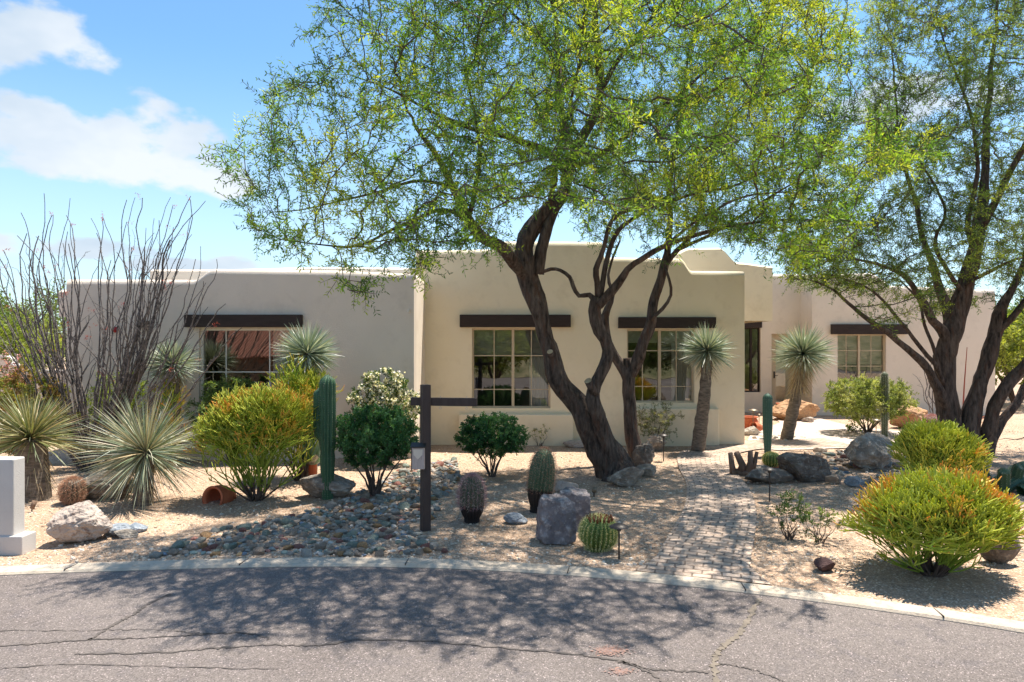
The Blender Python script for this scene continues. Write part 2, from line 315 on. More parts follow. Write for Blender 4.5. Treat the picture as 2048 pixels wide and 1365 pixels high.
# far side of the street, falling away gently behind the camera
ys2 = [-11, -12, -14, -18, -40, -200]; zs2 = [0, -.2, -.7, -1.4, -1.6, -2]
V = [(x, y, z) for x in (-200, -60, -30, -10, 0, 10, 30, 60, 200) for y, z in zip(ys2, zs2)]
b.add(V, [(i*6+j, i*6+j+1, (i+1)*6+j+1, (i+1)*6+j) for i in range(8) for j in range(5)])
tag(b.build('ground', M['dirt'], smooth=True), kind='structure')
b = MB(); V = []
for x in cxs:
    yc = smooth_curb(x)
    for y in (yc+.01, yc-.3, yc-.8, yc-1.6, min(yc-2.5, 0), min(yc-4, -3), -11.05): V.append((x, y, -.028))
b.add(V, [(i*7+j, i*7+j+1, (i+1)*7+j+1, (i+1)*7+j) for i in range(len(cxs)-1) for j in range(6)])
road = tag(b.build('road', M['asphalt']), kind='structure')
b = MB(); V = []
sec = [(-.0, -.06), (0, -.022), (.02, -.004), (.05, .000), (.15, .005), (KW, .004), (KW+.01, -.06)]
for x in cxs:
    yc = smooth_curb(x)
    for dy, z in sec: V.append((x, yc+dy, z))
ns = len(sec); b.add(V, [(i*ns+j, (i+1)*ns+j, (i+1)*ns+j+1, i*ns+j+1) for i in range(len(cxs)-1) for j in range(ns-1)])
kerb = tag(b.build('kerb', M['concrete']), kind='structure')
for jx in (-4.1, -2.55, -1.0, .52, 1.98, 3.3):
    b = MB(); y0 = smooth_curb(jx); b.box(jx-.004, jx+.004, y0+.012, y0+KW-.012, -.01, .0065, rot=R(rnd(-12, 2))); b.build('joint', M['crack'], kerb)
def ribbon(pts, w, z, m, name, parent, jit=.012, sub=14, uvs=False, smooth=True):
    P2 = []
    for i in range(len(pts)-1):
        p0 = Vector(pts[max(i-1, 0)]); p1 = Vector(pts[i]); p2 = Vector(pts[i+1]); p3 = Vector(pts[min(i+2, len(pts)-1)])
        for k in range(sub):
            t = k/sub; P2.append(.5*((2*p1)+(-p0+p2)*t+(2*p0-5*p1+4*p2-p3)*t*t+(-p0+3*p1-3*p2+p3)*t**3))
    P2.append(Vector(pts[-1])); b = MB(); V = []; uv = []; s = 0
    for i, p in enumerate(P2):
        t = (P2[min(i+1, len(P2)-1)]-P2[max(i-1, 0)]).normalized(); nrm = Vector((-t.y, t.x)); ww = w(i/(len(P2)-1)) if callable(w) else w
        if i: s += (p-P2[i-1]).length
        j = Vector((rnd(-jit, jit), rnd(-jit, jit))); a = ww/2*(1 if not jit else rnd(.4, 1.5))
        nn = 7 if uvs else 2
        for k in range(nn):
            o = -a+2*a*k/(nn-1); V.append((*(p+j+nrm*o), z if not uvs else .0065+(z-.0065)*min(1, s/.6))); uv.append((o, s))
    b.add(V, [(i*nn+k, (i+1)*nn+k, (i+1)*nn+k+1, i*nn+k+1) for i in range(len(P2)-1) for k in range(nn-1)])
    if uvs: b.uv = np.array(uv)
    return b.build(name, m, parent)
def g2(px, py): v = G(px, py); return (v.x, v.y)
rz = -.0235
for pts, wd, mm in (
    ([g2(-60, 1288), g2(60, 1281), g2(180, 1272), g2(300, 1268), g2(420, 1261), g2(500, 1260), g2(540, 1272)], .018, 'crack'),
    ([g2(150, 1301), g2(300, 1299), g2(420, 1290), g2(540, 1283), g2(640, 1283), g2(720, 1272), g2(860, 1276), g2(1024, 1291), g2(1140, 1300), g2(1240, 1315), g2(1300, 1338), g2(1350, 1372)], .022, 'crack'),
    ([g2(1240, 1315), g2(1300, 1330), g2(1360, 1334), g2(1420, 1337)], .018, 'crack'),
    ([g2(180, 1272), g2(225, 1245), g2(270, 1220), g2(310, 1195), g2(345, 1182)], .03, 'crack'),
    ([g2(-40, 1255), g2(150, 1254), g2(300, 1253), g2(420, 1262)], .008, 'crack'),
    ([g2(1440, 1320), g2(1500, 1330), g2(1560, 1352), g2(1600, 1375)], .014, 'crack'),
    ([g2(-30, 1332), g2(120, 1322), g2(330, 1326), g2(560, 1330)], .008, 'crack'),
    ([g2(1520, 1192), g2(1500, 1225), g2(1478, 1258), g2(1452, 1282), g2(1434, 1300), g2(1428, 1335), g2(1440, 1372)], .038, 'crackfill')):
    ribbon(pts, wd, rz, M[mm], 'crack', road)
for px, py, r in ((1222, 1294, .09), (1240, 1336, .06)):
    c = g2(px, py); b = MB(); n = 420 if px < 1230 else 150; q = rng.normal(size=(n, 2))*np.array([r*.62, r*.36]); th_ = rng.normal(size=(n, 3)); th_[:, 2] = 0
    b.leaves(np.stack([c[0]+q[:, 0], c[1]+q[:, 1], rz+.0004+np.arange(n)*1e-5], 1), th_, rng.uniform(.006, .03, n), rng.uniform(.005, .02, n), 0, None, np.tile((0, 0, 1.), (n, 1))); b.build('paint_mark', M['orangepaint'], road)
# paver path and pale walkway
pth = [g2(1400, 1156), g2(1406, 1120), g2(1425, 1070), g2(1440, 1020), g2(1435, 975), g2(1412, 935), g2(1415, 908), g2(1475, 893), g2(1560, 889), g2(1680, 886)]
def pw(t): return .86+.35*max(0, .1-t)/.1 if t < .5 else .86+(t-.5)*.6
ob = ribbon(pth, pw, .0165, M['paver'], 'paver_path', None, jit=0, sub=10, uvs=True); tag(ob, kind='structure')
b = MB(); pts = [g2(x, y) for x, y in ((1500, 872), (1560, 846), (1545, 834), (1590, 828), (1640, 838), (1700, 853), (1800, 864), (1870, 874), (1900, 890), (1800, 897), (1690, 897), (1560, 902), (1490, 896))]
b.addn([(x, y, .0125) for x, y in pts], [list(range(len(pts)))]); tag(b.build('walkway', M['walk']), kind='structure')

# ------------------------------------------------------------------ house
house = thing('house', 'single storey beige stucco desert house with flat roofs and dark lintels behind the garden', 'house', (0, 13.8, 0))
def prof(pts, d, x0=None):   # pixel profile -> (x,z) polyline with eased steps
    o = []
    for (a, b_), (c, e) in zip(pts, pts[1:]):
        n = max(1, int(abs(b_-e) > 3)*7)
        for k in range(n):
            t = k/n; tt = t*t*(3-2*t); o.append((((a+(c-a)*t)-CX)/F*d, H-((b_+(e-b_)*tt)-CY)/F*d))
    a, b_ = pts[-1]; o.append(((a-CX)/F*d, H-(b_-CY)/F*d)); return o
def ztop(pr, x):
    if x <= pr[0][0]: return pr[0][1]
    for (a, b_), (c, e) in zip(pr, pr[1:]):
        if x <= c+1e-6: return b_+(e-b_)*((x-a)/max(1e-9, c-a))
    return pr[-1][1]
CAPH = .10
def wall(pr, y, opens, m, th=.3, name='wall'):
    xs = sorted(set([round(p[0], 4) for p in pr]+[round(v, 4) for o in opens for v in o[:2]]))
    zs = sorted(set([-.15]+[round(v, 4) for o in opens for v in o[2:4]]+[2.75]))
    bm = bmesh.new(); g = {}
    def vt(i, j):
        if (i, j) not in g: g[i, j] = bm.verts.new((xs[i], y, zs[j] if j < len(zs) else ztop(pr, xs[i])-CAPH))
        return g[i, j]
    for i in range(len(xs)-1):
        for j in range(len(zs)):
            xm = (xs[i]+xs[i+1])/2; zm = (zs[j]+zs[j+1])/2 if j < len(zs)-1 else 9
            if any(o[0] < xm < o[1] and o[2] < zm < o[3] for o in opens): continue
            bm.faces.new((vt(i, j), vt(i+1, j), vt(i+1, j+1), vt(i, j+1)))
    ex = bmesh.ops.extrude_face_region(bm, geom=bm.faces[:])
    for v in ex['geom']:
        if isinstance(v, bmesh.types.BMVert): v.co.y += th
    bmesh.ops.recalc_face_normals(bm, faces=bm.faces[:])
    b = MB(); b.addn([v.co[:] for v in bm.verts], [[v.index for v in f.verts] for f in bm.faces]); bm.free()
    b.build(name, m, house)
    cap(pr, y, th, m)
def cap(pr, y, th, m, K=8):
    b = MB(); V = []
    pp = [pr[0]]
    for a, c in zip(pr, pr[1:]):
        n = max(1, int((c[0]-a[0])/.4))
        for k in range(1, n+1): pp.append((a[0]+(c[0]-a[0])*k/n, a[1]+(c[1]-a[1])*k/n))
    for x, z in pp:
        for k in range(K+1):
            a = math.pi*k/K; V.append((x, y+th/2-th/2*math.cos(a), z-CAPH+(CAPH)*math.sin(a)**.8+.006*mnoise.noise(Vector((x*1.5, k, y)))*math.sin(a)))
    b.add(V, [(i*(K+1)+k, (i+1)*(K+1)+k, (i+1)*(K+1)+k+1, i*(K+1)+k+1) for i in range(len(pp)-1) for k in range(K)])
    n = K+1; b.F.append(list(range(n))[::-1]); b.FM.append(0); b.F.append([(len(pp)-1)*n+k for k in range(n)]); b.FM.append(0)
    b.build('parapet', m, house, smooth=True)
def xz(px0, py0, px1, py1, d): return ((px0-CX)/F*d, (px1-CX)/F*d, H-(py1-CY)/F*d, H-(py0-CY)/F*d)
def window(rect, y, vm, hm, mull=None, fm='frame', blind=None, curt=(), thk=.035):
    x0, x1, z0, z1 = rect; yy = y+.12
    b = MB(); t = thk
    b.box(x0, x0+t, yy-.04, yy+.05, z0, z1, 0); b.box(x1-t, x1, yy-.04, yy+.05, z0, z1, 0)
    b.box(x0+t, x1-t, yy-.038, yy+.048, z1-t, z1, 0); b.box(x0+t, x1-t, yy-.038, yy+.048, z0, z0+t, 0)
    if mull is not None: b.box(mull-t*.8, mull+t*.8, yy-.036, yy+.046, z0+t, z1-t)
    f = b.build('window', M[fm], house)
    b = MB()
    for v in vm: b.box(v-.009, v+.009, yy-.006, yy+.012, z0+t, z1-t)
    for v in hm: b.box(x0+t, x1-t, yy-.0075, yy+.0135, v-.009, v+.009)
    if vm: b.build('muntin', M['whiteframe' if mull is None else 'frame'], f)
    b = MB(); b.addn([(x0+t, yy, z0+t), (x1-t, yy, z0+t), (x1-t, yy, z1-t), (x0+t, yy, z1-t)], [(0, 1, 2, 3)]); b.build('pane', M['glass'], f)
    if blind is not None:
        b = MB(); n = max(2, int((z1-blind)/.05)); V = []
        for k in range(n+1):
            z = z1-(z1-blind)*k/n; V += [(x0+t, yy+.09+.006*(k % 2), z), (x1-t, yy+.09+.006*(k % 2), z)]
        b.add(V, [(2*k, 2*k+2, 2*k+3, 2*k+1) for k in range(n)]); b.box(x0+t, x1-t, yy+.08, yy+.11, blind-.02, blind+.01); b.build('blind', M['blind'], f)
    for (ca, cb, cw) in curt:
        b = MB(); V = []; n = 24
        for k in range(n+1):
            for q in range(9):
                tq = q/8; xx0 = ca+(cb-ca)*(k/n); pull = 1-cw*math.sin(math.pi*min(1, tq*1.25))
                xx = (ca if cw > 0 else cb)+(xx0-(ca if cw > 0 else cb))*pull if cw else xx0
                V.append((xx, yy+.16+.025*math.sin(k*1.9), z1-(z1-z0)*tq))
        b.add(V, [(i*9+k, (i+1)*9+k, (i+1)*9+k+1, i*9+k+1) for i in range(n) for k in range(8)]); b.build('curtain', M['curtain'], f, smooth=True)
def bar(rect, y, m, pr=.09, name='lintel', bev=.01):
    x0, x1, z0, z1 = rect; b = MB(); b.box(x0, x1, y-pr, y+.1, z0, z1, bev=bev); b.build(name, M[m], house)
# left wing
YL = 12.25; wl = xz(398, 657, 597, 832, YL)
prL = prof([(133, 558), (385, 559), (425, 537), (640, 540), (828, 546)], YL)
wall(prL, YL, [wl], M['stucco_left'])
px = lambda p, d: (p-CX)/F*d
pz = lambda p, d: H-(p-CY)/F*d
window(wl, YL, [px(447, YL), px(535, YL)], [pz(745, YL)], None, 'whiteframe', None, [(wl[1]-.55, wl[1]-.05, .3)], thk=.04)
bar(xz(373, 630, 606, 655, YL), YL, 'lintel', .1)
bar((px(340, YL), px(628, YL), -.05, pz(834, YL)), YL, 'stucco_left', .16, 'ledge', .03)
# mid wing
YM = 13.8; w1 = xz(944, 657, 1101, 817, YM); w2 = xz(1254, 659, 1389, 806, YM)
prM = prof([(832, 500), (985, 498), (1000, 482), (1204, 483), (1210, 514), (1362, 516), (1385, 541), (1489, 542)], YM)
wall(prM, YM, [w1, w2], M['stucco'])
window(w1, YM, [px(988, YM), px(1063, YM)], [pz(712, YM), pz(780, YM)], px(1026, YM), 'frame', pz(712, YM), [(w1[1]-.42, w1[1]-.04, 0)])
window(w2, YM, [px(1287, YM), px(1355, YM)], [pz(702, YM), pz(774, YM)], px(1321, YM), 'frame', pz(684, YM), [(w2[1]-.40, w2[1]-.04, 0)])
bar(xz(920, 630, 1141, 655, YM), YM, 'lintel'); bar(xz(1236, 635, 1430, 657, YM), YM, 'lintel')
bar((px(918, YM), px(1146, YM), -.05, pz(828, YM)), YM, 'stucco', .14, 'ledge', .03); bar((px(1262, YM), px(1435, YM), -.05, pz(816, YM)), YM, 'stucco', .14, 'ledge', .03)
# entry and right wing
YE = 20.1; YR = 19.3
dn = xz(1487, 656, 1521, 785, YE); dr = (px(1543, YE), px(1604, YE), .04, pz(668, YE))
prE = prof([(1345, 530), (1535, 548), (1660, 549)], YE)
wall(prE, YE, [dn, dr], M['stucco_pale'])
window(dn, YE, [], [], px(1504, YE), 'lintel', None, [(dn[0]+.02, dn[0]+.14, 0)])
bar(xz(1487, 638, 1522, 656, YE), YE, 'lintel')
wr = xz(1675, 669, 1772, 770, YR)
prR = prof([(1624, 548), (1742, 546), (1790, 572), (1990, 580)], YR)
wall(prR, YR, [wr], M['stucco_pale'])
window(wr, YR, [px(1696, YR), px(1746, YR)], [pz(702, YR), pz(733, YR)], px(1721, YR), 'frame', pz(728, YR), [])
bar(xz(1661, 649, 1812, 669, YR), YR, 'lintel')
# door
x0, x1, z0, z1 = dr; b = MB(); t = .06
b.box(x0, x0+t, YE+.08, YE+.2, z0, z1); b.box(x1-t, x1, YE+.08, YE+.2, z0, z1); b.box(x0+t, x1-t, YE+.082, YE+.198, z1-t, z1)
b.box(x0+t, x0+.17, YE+.12, YE+.17, z0, z1-t); b.box(x1-.17, x1-t, YE+.12, YE+.17, z0, z1-t); b.box(x0+.17, x1-.17, YE+.122, YE+.168, z0, z0+.22); b.box(x0+.17, x1-.17, YE+.122, YE+.168, z1-t-.12, z1-t)
door = b.build('door', M['frame'], house)
b = MB(); b.addn([(x0+.17, YE+.145, z0+.22), (x1-.17, YE+.145, z0+.22), (x1-.17, YE+.145, z1-t-.12), (x0+.17, YE+.145, z1-t-.12)], [(0, 1, 2, 3)]); b.build('pane', M['glass'], door); b = MB(); b.box(x0+.12, x1-.12, YE+.22, YE+.24, z0+.1, z1-.1); b.build('curtain', M['curtain'], door)  # pale panel behind the pane is added to make the door glass look light
b = MB(); b.box(x0+.1, x0+.14, YE+.09, YE+.119, 1.0, 1.2, bev=.008); b.tube([(x0+.12, YE+.11, 1.08), (x0+.12, YE+.05, 1.08), (x0+.2, YE+.05, 1.08)], .01, 8); b.build('handle', M['darkmetal'], door)
b = MB(); b.box(x0-.1, x1+.1, YE-.35, YE, -.05, .04); b.build('doorstep', M['walk'], house)
# side and back walls, flat roofs (keep the rooms dark)
def side(x0, x1, y0, y1, z, m='stucco', nm='side_wall'):
    b = MB(); b.box(x0, x1, y0, y1, -.15, z-.06); b.lathe([(0, 0)], (0, 0, -5), 3) if 0 else None
    b.build(nm, M[m], house)
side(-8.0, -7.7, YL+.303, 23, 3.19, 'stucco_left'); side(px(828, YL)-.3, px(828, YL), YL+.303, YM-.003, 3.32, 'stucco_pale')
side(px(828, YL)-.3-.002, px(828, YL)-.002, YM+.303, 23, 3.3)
side(px(832, YM)+.0, px(832, YM)+.19, YM+.303, 23, 3.85); side(px(1489, YM)-.3, px(1489, YM), YM+.303, YE-.003, 3.5)
side(px(1624, YR), px(1624, YR)+.3, YR+.303, YE-.003, 3.9, 'stucco_pale')
side(13.36, 13.66, YR+.303, 23, 3.5, 'stucco_pale'); side(-8.0, 13.66, 23.003, 23.3, 3.5)
cp = [(px(828, YL)-.15, YL+.302), (px(828, YL)-.15, YM-.002)]
b = MB(); V = []; K = 8
for x_, y_ in cp:
    for k in range(K+1):
        a = math.pi*k/K; V.append((x_-.15*math.cos(a), y_, 3.26+CAPH*math.sin(a)**.8))
b.add(V, [(k, K+1+k, K+2+k, k+1) for k in range(K)]); b.build('parapet', M['stucco_pale'], house, smooth=True)
def roof(x0, x1, y0, y1, z):
    b = MB(); b.box(x0, x1, y0, y1, z-.12, z); b.build('roof', M['roof'], house)
roof(-7.69, -2.07, YL+.31, 22.99, 2.98); roof(-1.74, 4.39, YM+.31, 22.99, 3.3); roof(4.41, 8.48, YE+.31, 22.99, 3.5); roof(8.80, 13.35, YR+.31, 22.99, 3.2)
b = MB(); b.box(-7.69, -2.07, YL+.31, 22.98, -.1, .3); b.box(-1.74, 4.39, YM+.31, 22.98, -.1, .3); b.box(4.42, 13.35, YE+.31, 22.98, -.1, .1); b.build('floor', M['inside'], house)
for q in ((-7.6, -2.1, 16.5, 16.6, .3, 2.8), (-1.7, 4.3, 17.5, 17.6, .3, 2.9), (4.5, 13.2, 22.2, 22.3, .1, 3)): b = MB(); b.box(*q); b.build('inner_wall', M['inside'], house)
# higher roof volumes behind
def block(pr, y, dep, m):
    xs = [p[0] for p in pr]; b = MB(); V = []
    for x, z in pr: V += [(x, y, 2.6), (x, y, z-CAPH), (x, y+dep, z-CAPH), (x, y+dep, 2.6)]
    b.add(V, [(4*i+k, 4*i+4+k, 4*i+5+k, 4*i+1+k) for i in range(len(pr)-1) for k in range(3)])
    b.F += [[3, 2, 1, 0], [len(V)-4, len(V)-3, len(V)-2, len(V)-1]]; b.FM += [0, 0]
    b.build('upper_wall', m, house); cap(pr, y, dep, m)
block(prof([(300, 534), (420, 534), (668, 529), (835, 531)], 15.5), 15.5, 3, M['stucco_pale'])
block(prof([(1352, 502), (1380, 492), (1440, 491), (1478, 521), (1545, 528)], 17), 17, 3, M['stucco'])
block(prof([(118, 575), (140, 575)], 14), 14, 2, M['stucco_left'])
# fittings on the left wing's wall
b = MB(); c = P(232, 660, YL-.02); b.lathe([(0, 0), (.05, 0), (.055, .02), (.045, .045), (.02, .06), (0, .062)], c, 24, axis=(0, -1, 0)); tag(b.build('alarm_bell', M['red'], None, True, loc=c), 'small round red bell fixed to the left wing wall', 'bell')
b = MB(); c = P(290, 649, YL); b.box(c.x-.08, c.x+.08, YL-.10, YL-.001, c.z-.06, c.z+.06, bev=.01); wl_ = thing('wall_light', 'small grey box light on the left wing wall behind the ocotillo', 'wall light', c); b.build('housing', M['darkmetal'], wl_)
b = MB(); b.box(c.x-.06, c.x+.06, YL-.085, YL-.02, c.z-.068, c.z-.0605); b.build('lens', M['whiteframe'], wl_)
c = P(818, 622, YL); b = MB(); b.box(c.x-.02, c.x+.02, YL-.05, YL-.001, c.z-.03, c.z+.03, bev=.008); b.lathe([(0, 0), (.012, 0), (.012, .02), (0, .025)], (c.x, YL-.05, c.z), 12, axis=(0, -1, 0)); tag(b.build('motion_sensor', M['whiteframe'], None, loc=c), 'tiny pale sensor at right end of left wing wall', 'sensor')

# ------------------------------------------------------------------ space-colonised plants
def colonize(seedpos, seedpar, att, step, infl, kill, iters, trop=(0, 0, .05), jit=.25, maxc=3):
    pos = [np.array(p, float) for p in seedpos]; par = list(seedpar); nch = [0]*len(pos)
    for p in par:
        if p >= 0: nch[p] += 1
    A = np.array(att, float); PA = np.array(pos); bd = np.full(len(A), 1e9); bi = np.zeros(len(A), int)
    for s in range(0, len(PA), 400):
        d = np.linalg.norm(A[:, None]-PA[None, s:s+400], axis=2); k = d.argmin(1); dm = d[np.arange(len(A)), k]; u = dm < bd; bd[u] = dm[u]; bi[u] = k[u]+s
    trop = np.array(trop)
    for it in range(iters):
        keep = bd > kill; A = A[keep]; bd = bd[keep]; bi = bi[keep]
        if not len(A): break
        act = bd < infl
        if not act.any():
            act = bd < bd.min()*1.2
        acc = {}
        ia = np.nonzero(act)[0]; dv = A[ia]-np.array([pos[j] for j in bi[ia]]); dv /= np.linalg.norm(dv, axis=1, keepdims=True)+1e-9
        for q, j in enumerate(bi[ia]): acc[j] = acc.get(j, 0)+dv[q]
        new = []
        for j, v in acc.items():
            if nch[j] >= maxc: continue
            v = v/(np.linalg.norm(v)+1e-9)+trop+rng.normal(size=3)*jit; v /= np.linalg.norm(v)+1e-9
            new.append(pos[j]+v*step); par.append(j); nch[j] += 1
        if not new: break
        s0 = len(pos); pos += new; nch += [0]*len(new); NP = np.array(new)
        d = np.linalg.norm(A[:, None]-NP[None], axis=2); k = d.argmin(1); dm = d[np.arange(len(A)), k]; u = dm < bd; bd[u] = dm[u]; bi[u] = k[u]+s0
        # nodes that cannot grow any more free their attractors
        full = np.array([nch[j] >= maxc for j in bi]); bd[full & (bd < step*1.6)] = 0
    return np.array(pos), par
def radii(par, seedr, r0, e=2.3):
    n = len(par); acc = np.zeros(n); ns = len(seedr)
    for i in range(n-1, -1, -1):
        if acc[i] == 0: acc[i] = r0**e
        if par[i] >= 0 and i >= ns: acc[par[i]] += acc[i]
    r = acc**(1/e)
    for i in range(ns):
        if seedr[i] is not None: r[i] = seedr[i]
    for i in range(ns, n): r[i] = min(r[i], r[par[i]]*.85) if par[i] < ns else min(r[i], r[par[i]])
    return r
def skin(b, pos, par, r, ns, mi=0, thin=.012, col=(.5, .5, .5), s0=3):
    ch = {}
    for i in range(ns, len(par)): ch.setdefault(par[i], []).append(i)
    done = set()
    def chain(start):
        c = [start]; k = start
        while k in ch:
            kk = max(ch[k], key=lambda q: r[q]) if k >= ns else None
            if kk is None or kk in done: break
            done.add(kk); c.append(kk); k = kk
        return c
    for i in range(ns, len(par)):
        if i in done: continue
        done.add(i); c = chain(i); rr = [r[q] for q in c]
        pts = [Vector(pos[par[i]])]+[Vector(pos[q]) for q in c]; rr = [min(rr[0]*1.1, r[par[i]])]+rr
        m = max(rr); b.tube(pts, rr, s0 if m < thin else (5 if m < .03 else 7), mi, col, cap=False)
def twigleaf(b, pos, par, r, ns, rmax, k, tl, nl, ll, lw, cols, gm=0, lm=1, tw=.0025, droop=0, spread=.8, pairs=True, mask=None, colv=.22, twigcol=(.12, .09, .06), patch=1.0):
    idx = np.array([i for i in range(ns, len(par)) if r[i] < rmax])
    if mask is not None and len(idx): idx = idx[mask(pos[idx])]
    if not len(idx): return
    idx = np.repeat(idx, k); n = len(idx); p0 = pos[idx]; pr_ = pos[np.array([par[i] for i in idx])]; D = p0-pr_; D /= np.linalg.norm(D, axis=1, keepdims=True)+1e-9
    p0 = p0-(p0-pr_)*rng.random((n, 1)); T = D+rng.normal(size=(n, 3))*spread; T[:, 2] -= droop; T /= np.linalg.norm(T, axis=1, keepdims=True)
    Lt = rng.uniform(tl*.5, tl*1.3, n); p1 = p0+T*Lt[:, None]*.5; T2 = T+rng.normal(size=(n, 3))*.35; T2[:, 2] -= droop; T2 /= np.linalg.norm(T2, axis=1, keepdims=True); p2 = p1+T2*Lt[:, None]*.5
    for a, c in ((p0, p1), (p1, p2)):
        d = c-a; S = np.cross(d, rng.normal(size=(n, 3))); S /= np.linalg.norm(S, axis=1, keepdims=True)+1e-9; S *= tw/2
        b.add(np.stack([a-S, a+S, c+S, c-S], 1).reshape(-1, 3), np.arange(4*n).reshape(-1, 4), gm, twigcol)
    # colour drifts slowly through the crown: whole sprays share a tint
    cc = np.array(cols, float); ph = np.array([mnoise.noise(Vector(q)*patch)+.35*rng.normal()*.5 for q in p0]); ci = np.clip((ph*1.1+.5)*len(cc), 0, len(cc)-1).astype(int); ctw = cc[ci]*(1+rng.uniform(-colv, colv, (n, 1)))
    PP = []; DD = []; CC = []
    for j in range(nl):
        t = (j+.6)/nl; q = np.where(t < .5, 1, 0); base = (p0+(p1-p0)*(t*2)) if t < .5 else (p1+(p2-p1)*(t*2-1)); TT = T if t < .5 else T2
        S = np.cross(TT, rng.normal(size=(n, 3))); S /= np.linalg.norm(S, axis=1, keepdims=True)+1e-9
        for sg in ((1, -1) if pairs else (1 if j % 2 else -1,)):
            PP.append(base); DD.append(TT*.7+S*sg*1.0+rng.normal(size=(n, 3))*.18); CC.append(ctw)
    PP = np.concatenate(PP); DD = np.concatenate(DD); CC = np.concatenate(CC); m_ = len(PP)
    b.leaves(PP, DD, rng.uniform(ll*.6, ll*1.3, m_), rng.uniform(lw*.7, lw*1.2, m_), lm, np.clip(CC*(1+rng.uniform(-.1, .1, (m_, 1))), 0, 1))

def inpoly(x, y, poly):
    c = False; j = len(poly)-1
    for i in range(len(poly)):
        if (poly[i][1] > y) != (poly[j][1] > y) and x < (poly[j][0]-poly[i][0])*(y-poly[i][1])/(poly[j][1]-poly[i][1])+poly[i][0]: c = not c
        j = i
    return c
def limbs(spec):
    """spec: list of limbs, each a list of (px,py,depth,radius); dense seed points are returned"""
    pos = []; par = []; rad = []; tubes = []
    for li, L_ in enumerate(spec):
        pts = [P(a, b_, d) for a, b_, d, r in L_]; rs = [q[3] for q in L_]; pp = []; rr = []
        for i in range(len(pts)-1):
            q0 = pts[max(i-1, 0)]; q1 = pts[i]; q2 = pts[i+1]; q3 = pts[min(i+2, len(pts)-1)]; n = max(2, int((q2-q1).length/.11))
            for k in range(n):
                t = k/n; pp.append(.5*((2*q1)+(-q0+q2)*t+(2*q0-5*q1+4*q2-q3)*t*t+(-q0+3*q1-3*q2+q3)*t**3)); rr.append(rs[i]+(rs[i+1]-rs[i])*t)
        pp.append(pts[-1]); rr.append(rs[-1]); rr = [r*(.84 if r > .11 else .84-.24*(.11-r)/.11) for r in rr]
        pp = [p+Vector((mnoise.noise(p*2.1), mnoise.noise(p*2.1+Vector((9, 0, 0))), mnoise.noise(p*2.1+Vector((0, 9, 0)))))*min(.05, r*1.1) for p, r in zip(pp, rr)]
        tubes.append((pp, rr)); s = len(pos)
        for i, (p, r) in enumerate(zip(pp, rr)):
            pos.append(tuple(p)); par.append(s+i-1 if i else -1); rad.append(r)
    return pos, par, rad, tubes
def tree(name, label, spec, poly, natt, d0, dth, leafk, cols, base, group=None, step=.17, kill=.25, infl=1.5, seeds_from=0, nl=9, leafmask=None, lowcut=True, ll=.056, lw=.0145, tl=.32, kk=3, thin=None, band=lambda x: (0, 99), ybias=None, stubs=(), clump=0):
    root = thing(name, label, 'tree', base, group)
    pos, par, rad, tubes = limbs(spec)
    b = MB()
    for i, (pp, rr) in enumerate(tubes):
        b.tube(pp, rr, 14 if max(rr) > .09 else 8, 0, rough=.30 if max(rr) > .09 else .15, seed=i*7.3)
    trunk = b.build('trunk', M['bark'], root, smooth=True)
    for s in stubs:
        p, q, r = P(*s[0]), P(*s[1]), s[2]; b = MB(); b.tube([p, (p+q)/2, q], [r*1.1, r, r*.95], 12, 0, rough=.1); b.build('cut_stub', M['bark'], trunk, smooth=True)
        b = MB(); d = (q-p).normalized(); b.tube([q+d*.001, q+d*.006], [r*.9, r*.86], 14, 0); b.build('cut_face', M['thatch'], trunk)
    xs = [p[0] for p in poly]; ys = [p[1] for p in poly]; cxp = sum(xs)/len(xs); cyp = sum(ys)/len(ys); A = []; tries = 0
    hx = (max(xs)-min(xs))/2; hy = (max(ys)-min(ys))/2
    while len(A) < natt and tries < natt*30:
        tries += 1; x = rnd(min(xs), max(xs)); y = rnd(min(ys), max(ys))
        if not inpoly(x, y, poly): continue
        e = min(1, ((x-cxp)/hx)**2*.8+((y-cyp)/hy)**2*.8); th = dth*math.sqrt(max(.08, 1-e*.9))
        d = d0+rnd(-1, 1)*th+(0 if ybias is None else ybias(x, y)); p = P(x, y, d)
        if clump and mnoise.noise(Vector((p.x*.7, p.y*.7, p.z*1.6)))+.5*mnoise.noise(p*2.0) < rnd(-clump-.1, -clump+.2): continue
        if p.y > 13.3 and p.z < 4.3 and p.x < 5.2: continue
        yy = p.y-.245*p.z+.45*mnoise.noise(p*.8)
        if p.z > 10 or not band(x)[0] < yy < band(x)[1]: continue
        if thin and rnd(0, 1) < thin(x, y): continue
        A.append(p[:])
    pos, par2 = colonize(pos, par, A, step, infl, kill, 70, jit=.28)
    ns = len(rad); r = radii(par2, rad, .0052); b = MB(); skin(b, pos, par2, r, ns, 0, col=(.1, .08, .07))
    m = None
    twigleaf(b, pos, par2, r, ns, .0145, kk*leafk, tl, nl, ll, lw, cols, 0, 1, .0056, droop=.05, mask=leafmask, patch=.8)
    print(name, 'nodes', len(pos), 'verts', b.n); b.build('crown', [M['twig'], M['leaf']], root); return root, pos
YG = [(.06, .13, .025), (.09, .19, .03), (.14, .27, .035), (.20, .34, .04), (.29, .41, .05), (.40, .47, .05)]
D0 = 10.5
